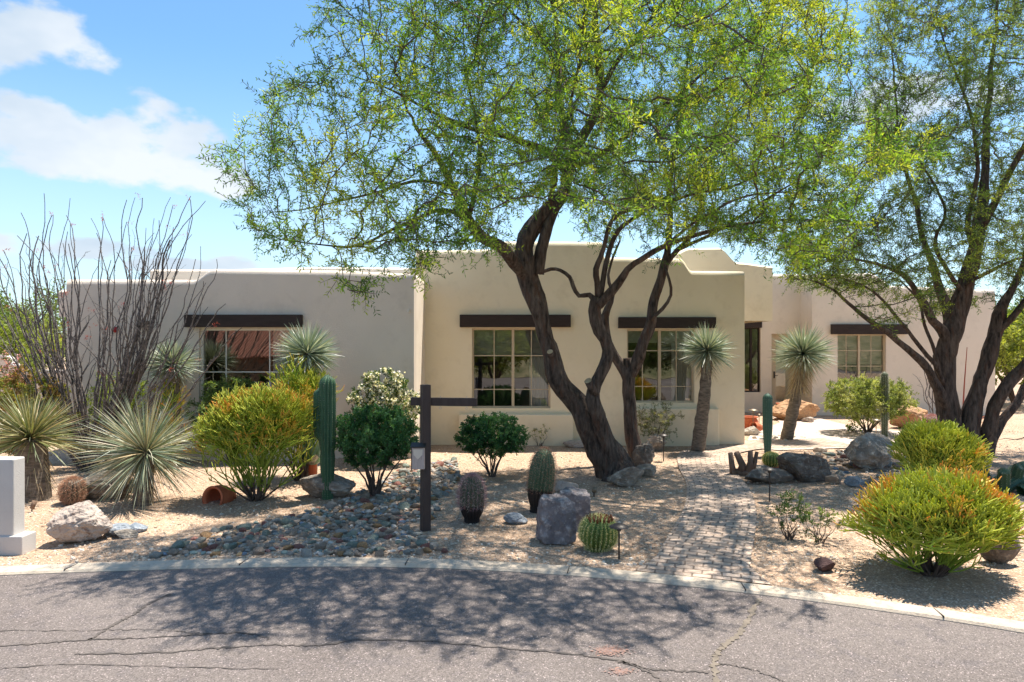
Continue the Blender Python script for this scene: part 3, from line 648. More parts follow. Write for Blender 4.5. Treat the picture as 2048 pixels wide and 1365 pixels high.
mainspec = [
 [(1234, 968, 10.45, .42), (1226, 935, 10.5, .33), (1197, 880, 10.5, .245), (1160, 820, 10.5, .21), (1120, 762, 10.45, .17), (1104, 710, 10.4, .15), (1082, 645, 10.4, .15), (1063, 585, 10.4, .17), (1056, 545, 10.4, .18), (1055, 515, 10.4, .17)],
 [(1060, 560, 10.4, .15), (1033, 525, 10.2, .125), (1000, 498, 9.9, .108), (967, 480, 9.6, .094), (936, 440, 9.3, .08), (905, 374, 8.9, .062), (866, 303, 8.5, .045), (830, 250, 8.1, .028)],
 [(940, 446, 9.3, .055), (905, 425, 9.0, .046), (875, 422, 8.8, .04), (840, 435, 8.5, .034), (773, 466, 8.2, .026), (708, 494, 7.9, .02), (640, 490, 7.7, .014), (560, 480, 7.5, .009)],
 [(905, 374, 8.9, .036), (840, 360, 8.7, .03), (770, 380, 8.5, .024), (690, 400, 8.3, .018), (600, 420, 8.2, .012), (540, 425, 8.1, .008)],
 [(1055, 540, 10.4, .17), (1048, 490, 10.4, .155), (1062, 455, 10.4, .15), (1101, 417, 10.4, .13), (1132, 374, 10.4, .11), (1146, 307, 10.45, .10), (1180, 250, 10.5, .085), (1200, 180, 10.5, .085), (1193, 88, 10.5, .07), (1189, 0, 10.5, .055), (1200, -120, 10.5, .03)],
 [(1075, 550, 10.35, .12), (1082, 500, 10.35, .11), (1096, 450, 10.35, .10), (1112, 420, 10.38, .09), (1128, 395, 10.4, .09)],
 [(1140, 350, 10.4, .08), (1090, 300, 10.3, .075), (1022, 277, 9.9, .06), (950, 262, 9.4, .045), (860, 220, 8.9, .03), (780, 180, 8.5, .018), (700, 150, 8.2, .009)],
 [(1146, 307, 10.45, .08), (1128, 240, 10.6, .07), (1118, 150, 10.9, .06), (1112, 50, 11.2, .045), (1090, -80, 11.4, .03)],
 [(1118, 150, 10.9, .045), (1080, 80, 10.6, .04), (1020, 20, 10.3, .03), (950, -60, 10, .02)],
 [(1150, 330, 10.4, .07), (1215, 300, 10.2, .06), (1290, 240, 10, .05), (1370, 180, 9.8, .035), (1450, 110, 9.6, .022), (1520, 60, 9.4, .012)],
 [(1200, 180, 10.5, .06), (1245, 110, 10.4, .05), (1300, 40, 10.2, .038), (1360, -40, 10, .025)],
 [(936, 440, 9.3, .05), (950, 380, 9.1, .045), (960, 310, 9.0, .035), (950, 230, 8.5, .025), (930, 150, 8, .015)],
 [(1101, 417, 10.4, .06), (1110, 360, 9.9, .05), (1120, 290, 9.3, .04), (1140, 210, 8.7, .03), (1160, 120, 8.1, .02)],
 # twisted second stem
 [(1228, 925, 10.4, .18), (1212, 880, 10.35, .15), (1196, 835, 10.25, .14), (1186, 800, 10.25, .13), (1192, 768, 10.25, .115), (1210, 730, 10.25, .10), (1214, 700, 10.25, .10), (1200, 660, 10.25, .11), (1192, 620, 10.25, .105), (1196, 595, 10.25, .11)],
 [(1196, 606, 10.25, .07), (1180, 590, 10.3, .055), (1160, 594, 10.32, .048), (1146, 572, 10.34, .05), (1138, 553, 10.36, .045), (1118, 540, 10.38, .038), (1100, 538, 10.4, .04), (1078, 548, 10.4, .04)],
 [(1197, 600, 10.25, .075), (1194, 565, 10.2, .062), (1190, 540, 10.2, .06), (1206, 497, 10.1, .046), (1224, 440, 10, .045), (1264, 417, 9.9, .042), (1316, 409, 9.8, .04), (1395, 387, 9.6, .034), (1461, 374, 9.5, .026), (1540, 340, 9.3, .016), (1620, 320, 9.1, .01)],
 [(1200, 590, 10.25, .06), (1211, 527, 10.3, .055), (1237, 461, 10.4, .05), (1286, 426, 10.5, .042), (1350, 380, 10.7, .035), (1400, 320, 10.8, .028), (1450, 250, 11, .02)],
 [(1198, 610, 10.2, .09), (1220, 585, 10.15, .085), (1250, 553, 10.1, .07), (1272, 527, 10, .062), (1334, 488, 9.8, .055), (1426, 461, 9.5, .042), (1505, 445, 9.3, .03), (1600, 440, 9.1, .018), (1680, 445, 9, .01)],
 [(1334, 488, 9.8, .035), (1400, 440, 10, .032), (1470, 400, 10.2, .026), (1560, 385, 10.5, .018), (1640, 390, 10.8, .01)],
]
crownpoly = [(425, 290), (500, 250), (490, 170), (600, 110), (640, 20), (680, -120), (900, -280), (1200, -340), (1500, -280), (1680, -120), (1700, 30), (1720, 90), (1690, 170), (1760, 230), (1900, 290), (1880, 330), (1720, 360), (1740, 450), (1690, 525), (1560, 535), (1470, 500), (1420, 480), (1380, 455), (1250, 455), (1170, 430), (1130, 400), (1000, 440), (1000, 500), (900, 535), (800, 575), (700, 620), (620, 610), (610, 545), (560, 520), (470, 480), (440, 380)]
def bias(x, y): return -1.0*max(0, (300-y)/600)+(-.5 if x < 800 else 0)
tree('mesquite_tree', 'large leaning mesquite tree with forked dark trunk in the middle of the garden', mainspec, crownpoly, 6900, 9.3, 4.2, 1, YG, (1.6, 10.5, 0), clump=.19, thin=lambda x, y: .42 if x > 1250 else 0, band=lambda x: (4.8 if x > 700 else 5.7, 7.2+max(0, min(1, (x-780)/350))*4.2),
     stubs=[((1190, 790, 10.2), (1176, 762, 10.05), .062), ((1102, 712, 10.22), (1100, 704, 10.16), .05)])
def rearspec():
    return [
 [(1276, 950, 11.8, .26), (1272, 915, 11.8, .15), (1263, 860, 11.8, .13), (1258, 800, 11.8, .125), (1260, 750, 11.8, .13), (1256, 715, 11.8, .10)],
 [(1258, 755, 11.8, .11), (1232, 715, 11.8, .10), (1215, 672, 11.8, .095), (1208, 630, 11.85, .085), (1222, 590, 11.9, .05), (1215, 550, 12, .035), (1240, 480, 12.1, .025)],
 [(1262, 750, 11.8, .12), (1285, 695, 11.7, .11), (1300, 640, 11.7, .10), (1312, 590, 11.7, .10), (1326, 535, 11.7, .095), (1338, 490, 11.7, .075), (1342, 430, 11.7, .06), (1340, 370, 11.8, .055), (1350, 300, 11.9, .045), (1365, 200, 12, .03), (1380, 90, 12, .018)],
 [(1326, 535, 11.7, .07), (1355, 500, 11.6, .06), (1390, 455, 11.6, .05), (1400, 400, 11.7, .04), (1420, 320, 11.8, .03), (1460, 240, 11.9, .02)],
 [(1355, 500, 11.6, .045), (1420, 470, 11.3, .04), (1500, 420, 11, .03), (1580, 370, 10.8, .02)],
 [(1300, 640, 11.6, .04), (1325, 618, 11.5, .045), (1340, 590, 11.5, .038), (1338, 560, 11.5, .035), (1330, 535, 11.6, .03)],
 [(1342, 430, 11.7, .035), (1290, 380, 11.9, .03), (1240, 330, 12, .022), (1210, 270, 12.1, .014)]]
tree('mesquite_tree', 'slimmer dark mesquite behind the leaning one, rising beside the rocks before the house', rearspec(), [(1160, 480), (1190, 200), (1250, 0), (1400, -150), (1600, -50), (1680, 200), (1720, 420), (1640, 440), (1540, 470), (1420, 480), (1340, 440), (1280, 470), (1210, 470)], 1000, 11.6, 1.4, 1, YG[:5], (2.15, 11.8, 0), clump=.15, band=lambda x: (8, 13))
rs = [
 [(1934, 935, 12.3, .34), (1925, 900, 12.3, .27), (1900, 838, 12.3, .22), (1892, 770, 12.3, .205), (1895, 705, 12.3, .205), (1903, 660, 12.3, .215), (1914, 620, 12.3, .19), (1924, 585, 12.3, .155), (1940, 530, 12.3, .15), (1957, 461, 12.3, .13), (1966, 395, 12.3, .10), (1972, 308, 12.4, .08), (1975, 200, 12.5, .06), (1990, 60, 12.6, .04), (2000, -80, 12.6, .02)],
 [(1896, 700, 12.3, .14), (1885, 660, 12.2, .11), (1865, 640, 12.1, .085), (1842, 603, 12, .075), (1817, 562, 11.9, .06), (1788, 541, 11.8, .045), (1720, 520, 11.6, .03), (1650, 515, 11.4, .018), (1590, 520, 11.3, .01)],
 [(1900, 650, 12.3, .14), (1888, 600, 12.4, .10), (1868, 540, 12.5, .08), (1845, 470, 12.6, .065), (1830, 400, 12.7, .05), (1800, 300, 12.8, .04), (1790, 180, 12.9, .025), (1780, 60, 13, .015)],
 [(1898, 830, 12.25, .11), (1878, 779, 12.1, .10), (1849, 729, 11.9, .085), (1805, 688, 11.7, .07), (1758, 655, 11.5, .058), (1717, 623, 11.3, .045), (1667, 582, 11.1, .03), (1620, 560, 11, .018), (1570, 560, 10.9, .01)],
 [(1888, 770, 12.2, .06), (1870, 730, 12.1, .055), (1835, 690, 12, .05), (1817, 664, 11.9, .045), (1799, 641, 11.8, .045), (1764, 600, 11.7, .035), (1720, 570, 11.6, .025), (1660, 550, 11.5, .015)],
 [(1880, 750, 12.2, .045), (1868, 700, 12.2, .045), (1850, 650, 12.3, .04), (1835, 600, 12.4, .03), (1800, 560, 12.6, .02)],
 [(1946, 935, 12.25, .24), (1942, 890, 12.2, .20), (1940, 837, 12.2, .18), (1952, 779, 12.2, .15), (1976, 720, 12.2, .14), (1990, 676, 12.2, .15), (2003, 617, 12.2, .10), (2022, 580, 12.2, .08), (2050, 520, 12.2, .06), (2080, 440, 12.2, .04)],
 [(1992, 670, 12.2, .09), (2020, 640, 12.1, .08), (2060, 590, 12, .06), (2110, 540, 11.9, .04), (2180, 480, 11.8, .02)],
 [(1960, 930, 12.3, .16), (1970, 870, 12.2, .135), (1996, 800, 12, .125), (2050, 728, 11.8, .11), (2100, 670, 11.6, .08), (2170, 600, 11.4, .05), (2260, 540, 11.2, .02)],
 [(1972, 930, 12.4, .12), (1983, 890, 12.5, .10), (2010, 837, 12.6, .09), (2050, 780, 12.7, .075), (2110, 700, 12.8, .05), (2180, 620, 12.9, .03)],
 [(1955, 470, 12.3, .10), (1985, 415, 12.1, .085), (2018, 351, 11.9, .07), (2050, 286, 11.7, .055), (2100, 200, 11.5, .035), (2150, 100, 11.3, .02)],
 [(1945, 500, 12.3, .07), (1936, 440, 12.2, .06), (1950, 380, 12, .055), (1955, 320, 11.9, .045), (1940, 220, 11.7, .035), (1900, 120, 11.5, .025), (1870, 20, 11.4, .015)],
 [(1925, 585, 12.3, .06), (1895, 540, 12, .05), (1870, 480, 11.8, .045), (1890, 420, 11.6, .035), (1850, 340, 11.4, .025), (1800, 270, 11.2, .015)],
 [(1930, 570, 12.2, .05), (1975, 545, 11.9, .045), (2030, 520, 11.6, .035), (2090, 500, 11.3, .02)]]
OG = [(.06, .115, .03), (.09, .16, .035), (.13, .21, .04), (.18, .27, .05), (.28, .35, .06)]
rp = [(1560, 560), (1540, 500), (1700, 480), (1760, 400), (1740, 300), (1700, 180), (1720, 60), (1780, -120), (1950, -250), (2200, -250), (2350, 0), (2400, 300), (2330, 500), (2200, 620), (2060, 650), (1990, 560), (1920, 600), (1850, 640), (1800, 600), (1740, 590), (1660, 600)]
tree('mesquite_tree', 'wide mesquite tree with many dark stems at the right edge of the garden', rs, rp, 5400, 12.0, 2.6, 1, OG, (8.25, 12.3, 0), clump=.14, band=lambda x: (8.3, 13))

# ------------------------------------------------------------------ shrubs
def shrub(name, label, cat, px_, py_, wpx, toppy, cols, ll=.03, lw=.014, natt=260, dep=None, group=None, nstem=7, k=2, nl=4, tl=.09, low=.25, flowers=None, dens=1, step=.05, stem=(.10, .08, .06), base=None, r0=.0022, pairs=True, lmat='leaf', shape=1):
    g = base or G(px_, py_); d = g.y; s = F/d; wx = wpx/s/2; hh = (py_ if base is None else CY+H*F/d); h = (hh-toppy)/s; dy = dep or wx*.85
    root = thing(name, label, cat, g, group); A = []
    zc = h*(low+1)/2; rz_ = h*(1-low)/2
    while len(A) < natt:
        v = Vector((rnd(-1, 1), rnd(-1, 1), rnd(-1, 1)))
        if not .12 < v.length < 1: continue
        q = 1+.22*mnoise.noise(v*2.3+g)*shape
        A.append((g.x+v.x*wx*q, g.y+v.y*dy*q, max(.03, zc+v.z*rz_*q)))
    pos = []; par = []; rad = []
    b = MB()
    for i in range(nstem):
        a = 2*math.pi*(i+rnd(0, .7))/nstem; e = Vector((math.cos(a)*wx*rnd(.25, .6), math.sin(a)*dy*rnd(.25, .6), h*rnd(.35, .6))); s0 = len(pos); m = 7
        st = g+Vector((math.cos(a)*.03, math.sin(a)*.03, -.02)); pp = []
        for j in range(m+1):
            t = j/m; p = st+Vector((e.x*t**1.3, e.y*t**1.3, e.z*t))+Vector((rnd(-1, 1), rnd(-1, 1), 0))*.012
            pos.append(p[:]); par.append(s0+j-1 if j else -1); rad.append((.014-.009*t)*max(.5, h)); pp.append(p)
        b.tube(pp, rad[s0:], 5, 0, stem)
    pos, par2 = colonize(pos, par, A, step, 1.0, step*1.5, 60, jit=.3, maxc=3)
    r = radii(par2, rad, r0); b.build('stem', M['twig'], root)
    b = MB(); skin(b, pos, par2, r, len(rad), 0, col=stem)
    twigleaf(b, pos, par2, r, len(rad), r0*5, k, tl, nl, ll, lw, cols, 0, 1, r0*1.2, mask=None, patch=3, twigcol=stem, pairs=pairs)
    b.build('foliage', [M['twig'], M[lmat]], root)
    if flowers:
        fc, fn, fs = flowers[:3]; tips = np.array([p for i, p in enumerate(pos) if i >= len(rad)]); 
        top = tips[tips[:, 2] > g.z+h*(flowers[3] if len(flowers) > 3 else .5)]; idx = rng.integers(0, len(top), fn); b = MB()
        pc = np.repeat(top[idx], 9, axis=0)+rng.normal(size=(fn*9, 3))*fs*.6
        b.leaves(pc, rng.normal(size=(fn*9, 3)), fs, fs*.8, 0, pal(fc, fn*9)); b.build('flower', M['petal'], root)
    return root
DG = [(.03, .095, .04), (.045, .135, .05), (.065, .18, .065), (.11, .24, .10)]
shrub('shrub', 'dense dark green rounded shrub between the column cactus and the sign post', 'shrub', 750, 992, 178, 806, DG, .034, .020, 900, nstem=12, k=4, nl=5, tl=.08, low=.30)
shrub('shrub', 'dark green bushy shrub with bare pale stems, right of the sign post', 'shrub', 984, 953, 150, 826, DG, .034, .021, 700, nstem=12, k=4, nl=5, tl=.08, low=.30, stem=(.25, .2, .17))
shrub('shrub', 'tall shrub topped with pale cream blossom against the left wing wall', 'shrub', 772, 928, 150, 735, [(.05, .10, .03), (.08, .14, .04), (.12, .18, .06)], .04, .022, 420, dep=.45, k=2, nl=5, low=.15, flowers=([(.85, .83, .75), (.9, .88, .8), (.7, .66, .52)], 480, .042, .45))
shrub('shrub', 'feathery pale green shrub below the left window', 'shrub', 462, 922, 190, 748, [(.12, .2, .06), (.17, .26, .08), (.22, .30, .10)], .05, .014, 420, dep=.45, k=2, nl=6, low=.15)
shrub('sage_shrub', 'rounded pale green shrub with open branching base under the right wing window', 'shrub', 1735, 868, 172, 752, [(.16, .21, .06), (.24, .30, .08), (.32, .37, .12), (.38, .41, .18)], .045, .024, 1300, dep=.95, nstem=12, k=4, nl=5, tl=.13, low=.2, step=.08, r0=.003)
shrub('shrub', 'sparse dry green bush under the middle right window', 'shrub', 1312, 898, 100, 800, [(.14, .17, .06), (.2, .22, .09), (.27, .27, .12)], .035, .013, 300, dep=.4, k=1, nl=5, low=.1)
shrub('seedling_shrub', 'tiny sparse yellow-leaved bush below the left middle window', 'shrub', 1080, 893, 42, 848, [(.22, .24, .07), (.3, .3, .1)], .03, .018, 60, k=1, nl=3, low=.1)
shrub('shrub', 'small airy shrub of upright shoots beside the path, left of two', 'shrub', 1578, 1078, 84, 975, [(.06, .12, .035), (.1, .18, .05), (.16, .25, .06)], .03, .014, 110, nstem=9, k=2, nl=5, low=.1, group='pair of airy shrubs right of the path')
shrub('shrub', 'small airy shrub of upright shoots nearer the boulder bed, right of two', 'shrub', 1640, 1084, 74, 1005, [(.06, .12, .035), (.1, .18, .05), (.18, .26, .06)], .03, .014, 90, nstem=8, k=2, nl=5, low=.1, group='pair of airy shrubs right of the path')
shrub('succulent_shrub', 'small low bright green plant at the foot of the sage shrub', 'shrub', 1708, 866, 32, 848, [(.12, .2, .03), (.2, .28, .05)], .06, .03, 40, k=2, nl=4, low=.05)
shrub('lantana_shrub', 'yellow green shrub with rusty tips at far left behind the sotol', 'shrub', 60, 945, 170, 735, [(.24, .22, .045), (.30, .30, .06), (.18, .24, .04), (.34, .22, .08)], .04, .02, 520, dep=.7, k=3, nl=5, low=.1)
shrub('shrub', 'bright yellow green shrub against the wall behind the ocotillo', 'shrub', 235, 930, 140, 735, [(.22, .30, .03), (.30, .38, .04), (.18, .26, .03)], .035, .018, 380, dep=.35, k=2, nl=5, low=.1)
shrub('bougainvillea_shrub', 'pink flowering shrub in front of the far left boundary wall', 'shrub', 22, 845, 95, 705, [(.14, .16, .05), (.2, .2, .08)], .06, .035, 160, base=Vector(((22-CX)/F*17.5, 17.5, 0)), k=2, nl=4, low=.1, step=.1, flowers=([(.62, .28, .34), (.7, .4, .42)], 180, .045, .2))

# ------------------------------------------------------------------ pencil cactus (sticks on fire)
def firestick(label, px_, py_, wpx, toppy, fire=.4, nmain=16, base=None, dep=None, lvl=5, lowangle=.9, tint=1):
    g = base or G(px_, py_); d = g.y; s = F/d; rx = wpx/s/2; ry = dep or rx*.85; h = H-(toppy-CY)/s
    root = thing('pencil_cactus', label, 'succulent', g); b = MB(); bs = MB()
    green = np.array((.20, .31, .035)); yel = np.array((.42, .46, .065)); ora = np.array((.75, .36, .06)); red = np.array((.62, .17, .08))
    seg = h/(lvl-.6)
    def rec(p, dr, lev, r):
        rel = Vector(((p.x-g.x)/rx, (p.y-g.y)/ry, 0)); zz = (p.z-g.z)/h
        lim = 1.0 if zz > .45 else .45+zz*1.25
        out = math.hypot(rel.x, rel.y)/max(.3, lim)
        q = 1+.85*mnoise.noise(p*2.0+g)+.35*mnoise.noise(p*5)
        if lev >= lvl+2 or (out*out+max(0, zz-.35)**2/.42) > 1.0*q or zz > 1:
            f = mnoise.noise(p*2.2)*.8+zz*.55+.25*min(1, out); hot = f > (1.02-fire*.5)
            for k in range(random.choice((2, 3, 3))):
                dd = (dr+Vector((rnd(-1, 1), rnd(-1, 1), rnd(-.3, .7)))*.85).normalized(); l = rnd(.06, .14); e = p+dd*l*.55; e2 = e+(dd+Vector((rnd(-.3, .3), rnd(-.3, .3), .25))).normalized()*l*.5
                tip = (ora*.6+red*.4*rnd(.5, 1.2) if rnd(0, 1) < .35 else (ora+yel*1.2)/2) if hot or rnd(0, 1) < fire*.12 else yel*rnd(.8, 1.2)
                b.tube([p, e, e2], [.0068, .0064, .0045], 3, 0, np.array([yel*rnd(.6, 1), (yel+tip)/2, tip])*tint, cap=False)
            return
        n = 2 if rnd(0, 1) < .55 else 3
        if lev < 2: n = 2
        for k in range(n):
            dd = (dr+Vector((rnd(-1, 1), rnd(-1, 1), rnd(-.5, .7)))*(.55 if lev < 3 else .85)+Vector((0, 0, .10))).normalized(); l = seg*rnd(.55, 1.1)*(1 if lev < 3 else .72); e = p+dd*l
            if e.z < .02: e.z = .03
            mid = (p+e)/2+Vector((rnd(-1, 1), rnd(-1, 1), rnd(-1, 1)))*l*.05; c0 = green*(.8+.1*lev)+yel*.08*lev; c1 = green*.7+yel*min(.6, .1*lev+.1)
            (bs if lev < 1 else b).tube([p, mid, e], [r, r*.93, r*.86], 4 if lev < 3 else 3, 0, np.array([c0, (c0+c1)/2, c1])*tint, cap=False)
            rec(e, dd, lev+1, max(.0066, r*.72))
    for i in range(nmain):
        a = 2*math.pi*i/nmain+rnd(-.2, .2); tl = rnd(.15, lowangle); dr = Vector((math.cos(a)*math.sin(tl)*rx/max(rx, h)*1.3, math.sin(a)*math.sin(tl)*ry/max(rx, h)*1.3, math.cos(tl))).normalized()
        rec(g+Vector((math.cos(a)*.06, math.sin(a)*.06, -.02)), dr, 0, .013)
    bs.build('stem', M['twig'], root); b.build('branches', M['stick'], root); return root
firestick('large yellow green pencil cactus with orange tips between the blue yucca and the column cactus', 514, 1000, 200, 798, .6, 15, lvl=5, lowangle=1.1)
firestick('taller pencil cactus with orange tips rising behind the large one, under the blue yucca head', 600, 960, 110, 732, .6, 10, lvl=5, lowangle=.5)
firestick('broad bright yellow orange pencil cactus by the kerb at the right', 1862, 1148, 275, 968, .5, 18, lvl=5, lowangle=1.3, tint=1.12)
firestick('pencil cactus with orange tips standing behind the broad one, nearer the right tree', 1882, 1010, 132, 868, .1, 12, lvl=5, lowangle=.8, tint=1.1)
firestick('small orange tipped pencil cactus under the hidden yucca left of the window', 335, 935, 46, 775, .9, 5, lvl=5, lowangle=.3)

# ------------------------------------------------------------------ yuccas
def blades(b, c, n, ln, w, dirf, cols, droop=.0, m=0, start=.04, colv=.2):
    for i in range(n):
        d = dirf(i); l = ln*(rnd(.78, 1.12) if rnd(0, 1) < .8 else rnd(.5, .9)); dp_ = droop*(1 if rnd(0, 1) < .8 else rnd(2, 7)); sd = d.cross(Vector((rnd(-1, 1), rnd(-1, 1), rnd(-1, 1)))).normalized(); up = sd.cross(d)
        p0 = c+d*start; pts = []; dd = d.copy()
        for k in range(4):
            pts.append(p0.copy()); p0 = p0+dd*l/3; dd = (dd+Vector((0, 0, -dp_))+sd*rnd(-.05, .05)).normalized()
        ws = (w*.9, w, w*.7, w*.08); V = []
        for p, ww in zip(pts, ws): V += [p-sd*ww/2+up*ww*.18, p, p+sd*ww/2+up*ww*.18]
        Q = [(3*k+j, 3*k+j+1, 3*k+4+j, 3*k+3+j) for k in range(3) for j in range(2)]
        cc = np.array(random.choice(cols))*(1+rnd(-colv, colv)); b.add([tuple(v) for v in V], Q, m, np.clip(cc, 0, 1))
def sph(zlo=-1, zhi=1):
    def f(i):
        z = rnd(zlo, zhi); a = rnd(0, 2*math.pi); r = math.sqrt(max(0, 1-z*z)); return Vector((r*math.cos(a), r*math.sin(a), z))
    return f
BL = [(.34, .40, .30), (.44, .48, .38), (.24, .31, .22), (.60, .62, .52), (.16, .23, .18)]
DRY = [(.42, .33, .2), (.34, .25, .15), (.5, .42, .28)]
def tree_yucca(label, bx, by, hx, hy, hr, skirt=.3, skirtdir=None, n=640, group='trunked blue yuccas before the house', tr=.10, base=None, dryn=150):
    g = base or G(bx, by); d = g.y; s = F/d; c = P(hx, hy, d); R_ = hr/s
    root = thing('blue_yucca', label, 'yucca', g, group); b = MB(); n_ = 16; pts = []; rad = []
    for k in range(n_+1):
        t = k/n_; pts.append(g.lerp(c, t)+Vector((math.sin(t*3)*.03, 0, -.03 if k == 0 else 0))); rad.append(tr*(1.25-.4*t+.12*(k % 2)))
    b.tube(pts, rad, 14, 0, rough=.14); b.build('trunk', M['trunkfib'], root, smooth=True)
    b = MB(); blades(b, c, n, R_*.98, .019, lambda i: sph(-.55, 1)(i), BL, .02, start=.05); blades(b, c, int(n*.22), R_*.9, .013, lambda i: sph(-.95, -.5)(i), BL+DRY[:1], .04); b.build('leaf_head', M['blade'], root)
    if skirt:
        b = MB()
        for j in range(6):
            cc = c+(g-c).normalized()*(skirt*j/6+.05); 
            blades(b, cc, dryn//6, R_*.75, .012, lambda i: (Vector((math.cos(i*2.4), math.sin(i*2.4), -rnd(.9, 2.2)))).normalized(), DRY, .06, start=.04)
        b.build('dry_skirt', M['blade'], root)
tree_yucca('silvery round yucca head in front of the left window, right end of the lintel', 618, 950, 614, 708, 63, .1)
tree_yucca('silvery yucca head half hidden behind the ocotillo canes, left of the window', 345, 930, 345, 730, 52, .1)
tree_yucca('blue yucca on a slim trunk in front of the middle right window', 1395, 903, 1414, 702, 55, .25, dryn=60, base=Vector(((1395-CX)/F*13.0, 13.0, 0)))
tree_yucca('larger blue yucca with tan dry skirt on a leaning trunk before the front door', 1572, 880, 1606, 708, 60, .62, dryn=420, n=820)
def rosette(name, label, px_, py_, cpx, cpy, rpx, n, cols, w=.018, lo=-.75, trunk=.12, tl=1.0, zs=1, shag=0):
    g = G(px_, py_); d = g.y; c = P(cpx, cpy, d); R_ = rpx/(F/d); root = thing(name, label, 'yucca', g); b = MB()
    b.tube([g-Vector((0, 0, .05)), g.lerp(c, .5), c], [trunk*1.3, trunk*1.1, trunk], 12, 0, rough=.2); b.build('trunk', M['trunkfib'], root)
    b = MB(); blades(b, c, n, R_, w, sph(lo, 1), cols+DRY[:1], .05, start=.05, colv=.35); b.build('leaf_head', M['blade'], root)
    if shag:
        b = MB()
        for j in range(5): blades(b, c.lerp(g, j*.13), shag//5, R_*.6, w*.9, lambda i: (Vector((math.cos(i*2.4), math.sin(i*2.4), -rnd(1.2, 3)))).normalized(), DRY, .05, start=trunk)
        b.build('dry_skirt', M['blade'], root)
AG = [(.20, .25, .15), (.28, .33, .22), (.38, .40, .28), (.14, .20, .14), (.45, .42, .28), (.55, .52, .40)]
rosette('blue_yucca', 'large spiky grey green yucca with a full ball of leaves behind the round tan boulder', 285, 1008, 292, 906, 122, 760, AG, .012, -.8, .1, shag=60)
SG = [(.16, .19, .07), (.24, .26, .10), (.32, .31, .14), (.2, .24, .14), (.42, .38, .2)]
rosette('sotol_plant', 'olive green spiky sotol with a shaggy brown base behind the white pillar', 66, 998, 62, 878, 100, 560, SG, .016, -.35, .17, shag=220)

# agave between column cactus and pencil cactus
g = G(625, 960); b = MB(); root = thing('agave_plant', 'grey green agave rosette half hidden behind the column cactus', 'agave', g)
for i in range(22):
    a = i*2.4; t = rnd(.3, 1.2); dr = Vector((math.cos(a)*math.sin(t), math.sin(a)*math.sin(t), math.cos(t))); c = g+Vector((0, 0, .22)); sd = dr.cross(Vector((0, 0, 1))).normalized(); V = []
    for k, (q, ww) in enumerate(((0, .05), (.12, .075), (.28, .06), (.42, .005))): p = c+dr*q+Vector((0, 0, .3*q*q)); V += [p-sd*ww, p-Vector((0, 0, .02)), p+sd*ww]
    b.add([tuple(v) for v in V], [(3*k+j, 3*k+j+1, 3*k+4+j, 3*k+3+j) for k in range(3) for j in range(2)], 0, (.16*rnd(.8, 1.3), .22*rnd(.8, 1.3), .17))
b.build('leaf_rosette', M['blade'], root); b = MB(); b.tube([g-Vector((0, 0, .05)), g+Vector((0, 0, .26))], [.05, .07], 10); b.build('stem', M['terracotta'], root)

# ------------------------------------------------------------------ cacti
def ribbed(b, c, pts, rads, ribs, depth, col, sub=4, dark=None, smoothtop=True):
    pts = [Vector(p) for p in pts]; n = len(pts); V = []; cols = []; per = ribs*sub
    for i, (p, r) in enumerate(zip(pts, rads)):
        t = (pts[min(i+1, n-1)]-pts[max(i-1, 0)]).normalized(); u = Vector((1, 0, 0)); u = (u-t*u.dot(t)); u = u.normalized() if u.length > .1 else t.orthogonal().normalized(); v = t.cross(u)
        for k in range(per):
            a = 2*math.pi*k/per; f = abs(math.sin(ribs*a/2)); rr = r*(1-depth*(1-f)**1.2); V.append(tuple(p+(u*math.cos(a)+v*math.sin(a))*rr))
            cols.append(np.array(col if dark is None or i/(n-1) > dark[0] else dark[1]))
    b.add(V, [(i*per+k, i*per+(k+1) % per, (i+1)*per+(k+1) % per, (i+1)*per+k) for i in range(n-1) for k in range(per)], 0, np.array(cols))
    b.F.append([b.n-per+k for k in range(per)]); b.FM.append(0)
    return V, per
def spines(b, pts, rads, ribs, gap, ln, wd, cols, nper=6, phase=0, zmin=0, up=0):
    Pp = []; D = []; acc = 0; pts = [Vector(p) for p in pts]
    for i in range(len(pts)-1):
        p, q = pts[i], pts[i+1]; seg = math.hypot((q-p).length, rads[i+1]-rads[i]); m = max(1, round(seg/gap)); ax = (q-p).normalized() if (q-p).length > 1e-6 else Vector((0, 0, 1))
        for j in range(m):
            t = (j+.5)/m; c = p.lerp(q, t); r = rads[i]+(rads[i+1]-rads[i])*t
            if (c-pts[0]).length < zmin: continue
            for k in range(ribs):
                a = 2*math.pi*(k+.5)/ribs; u = Vector((1, 0, 0)); u = (u-ax*u.dot(ax)).normalized(); v = ax.cross(u); o = u*math.cos(a)+v*math.sin(a); sl_ = (rads[i]-rads[i+1])/max(1e-4, (q-p).length+1e-4); nn = (o+ax*max(-1.5, min(3, sl_))).normalized()
                for s_ in range(nper): Pp.append((c+o*r*.985)[:]); D.append((nn+Vector((rnd(-1, 1), rnd(-1, 1), rnd(-1, 1)+up))*.8)[:])
    n = len(Pp); b.leaves(np.array(Pp), np.array(D), rng.uniform(ln*.6, ln*1.2, n), wd, 0, pal(cols, n))
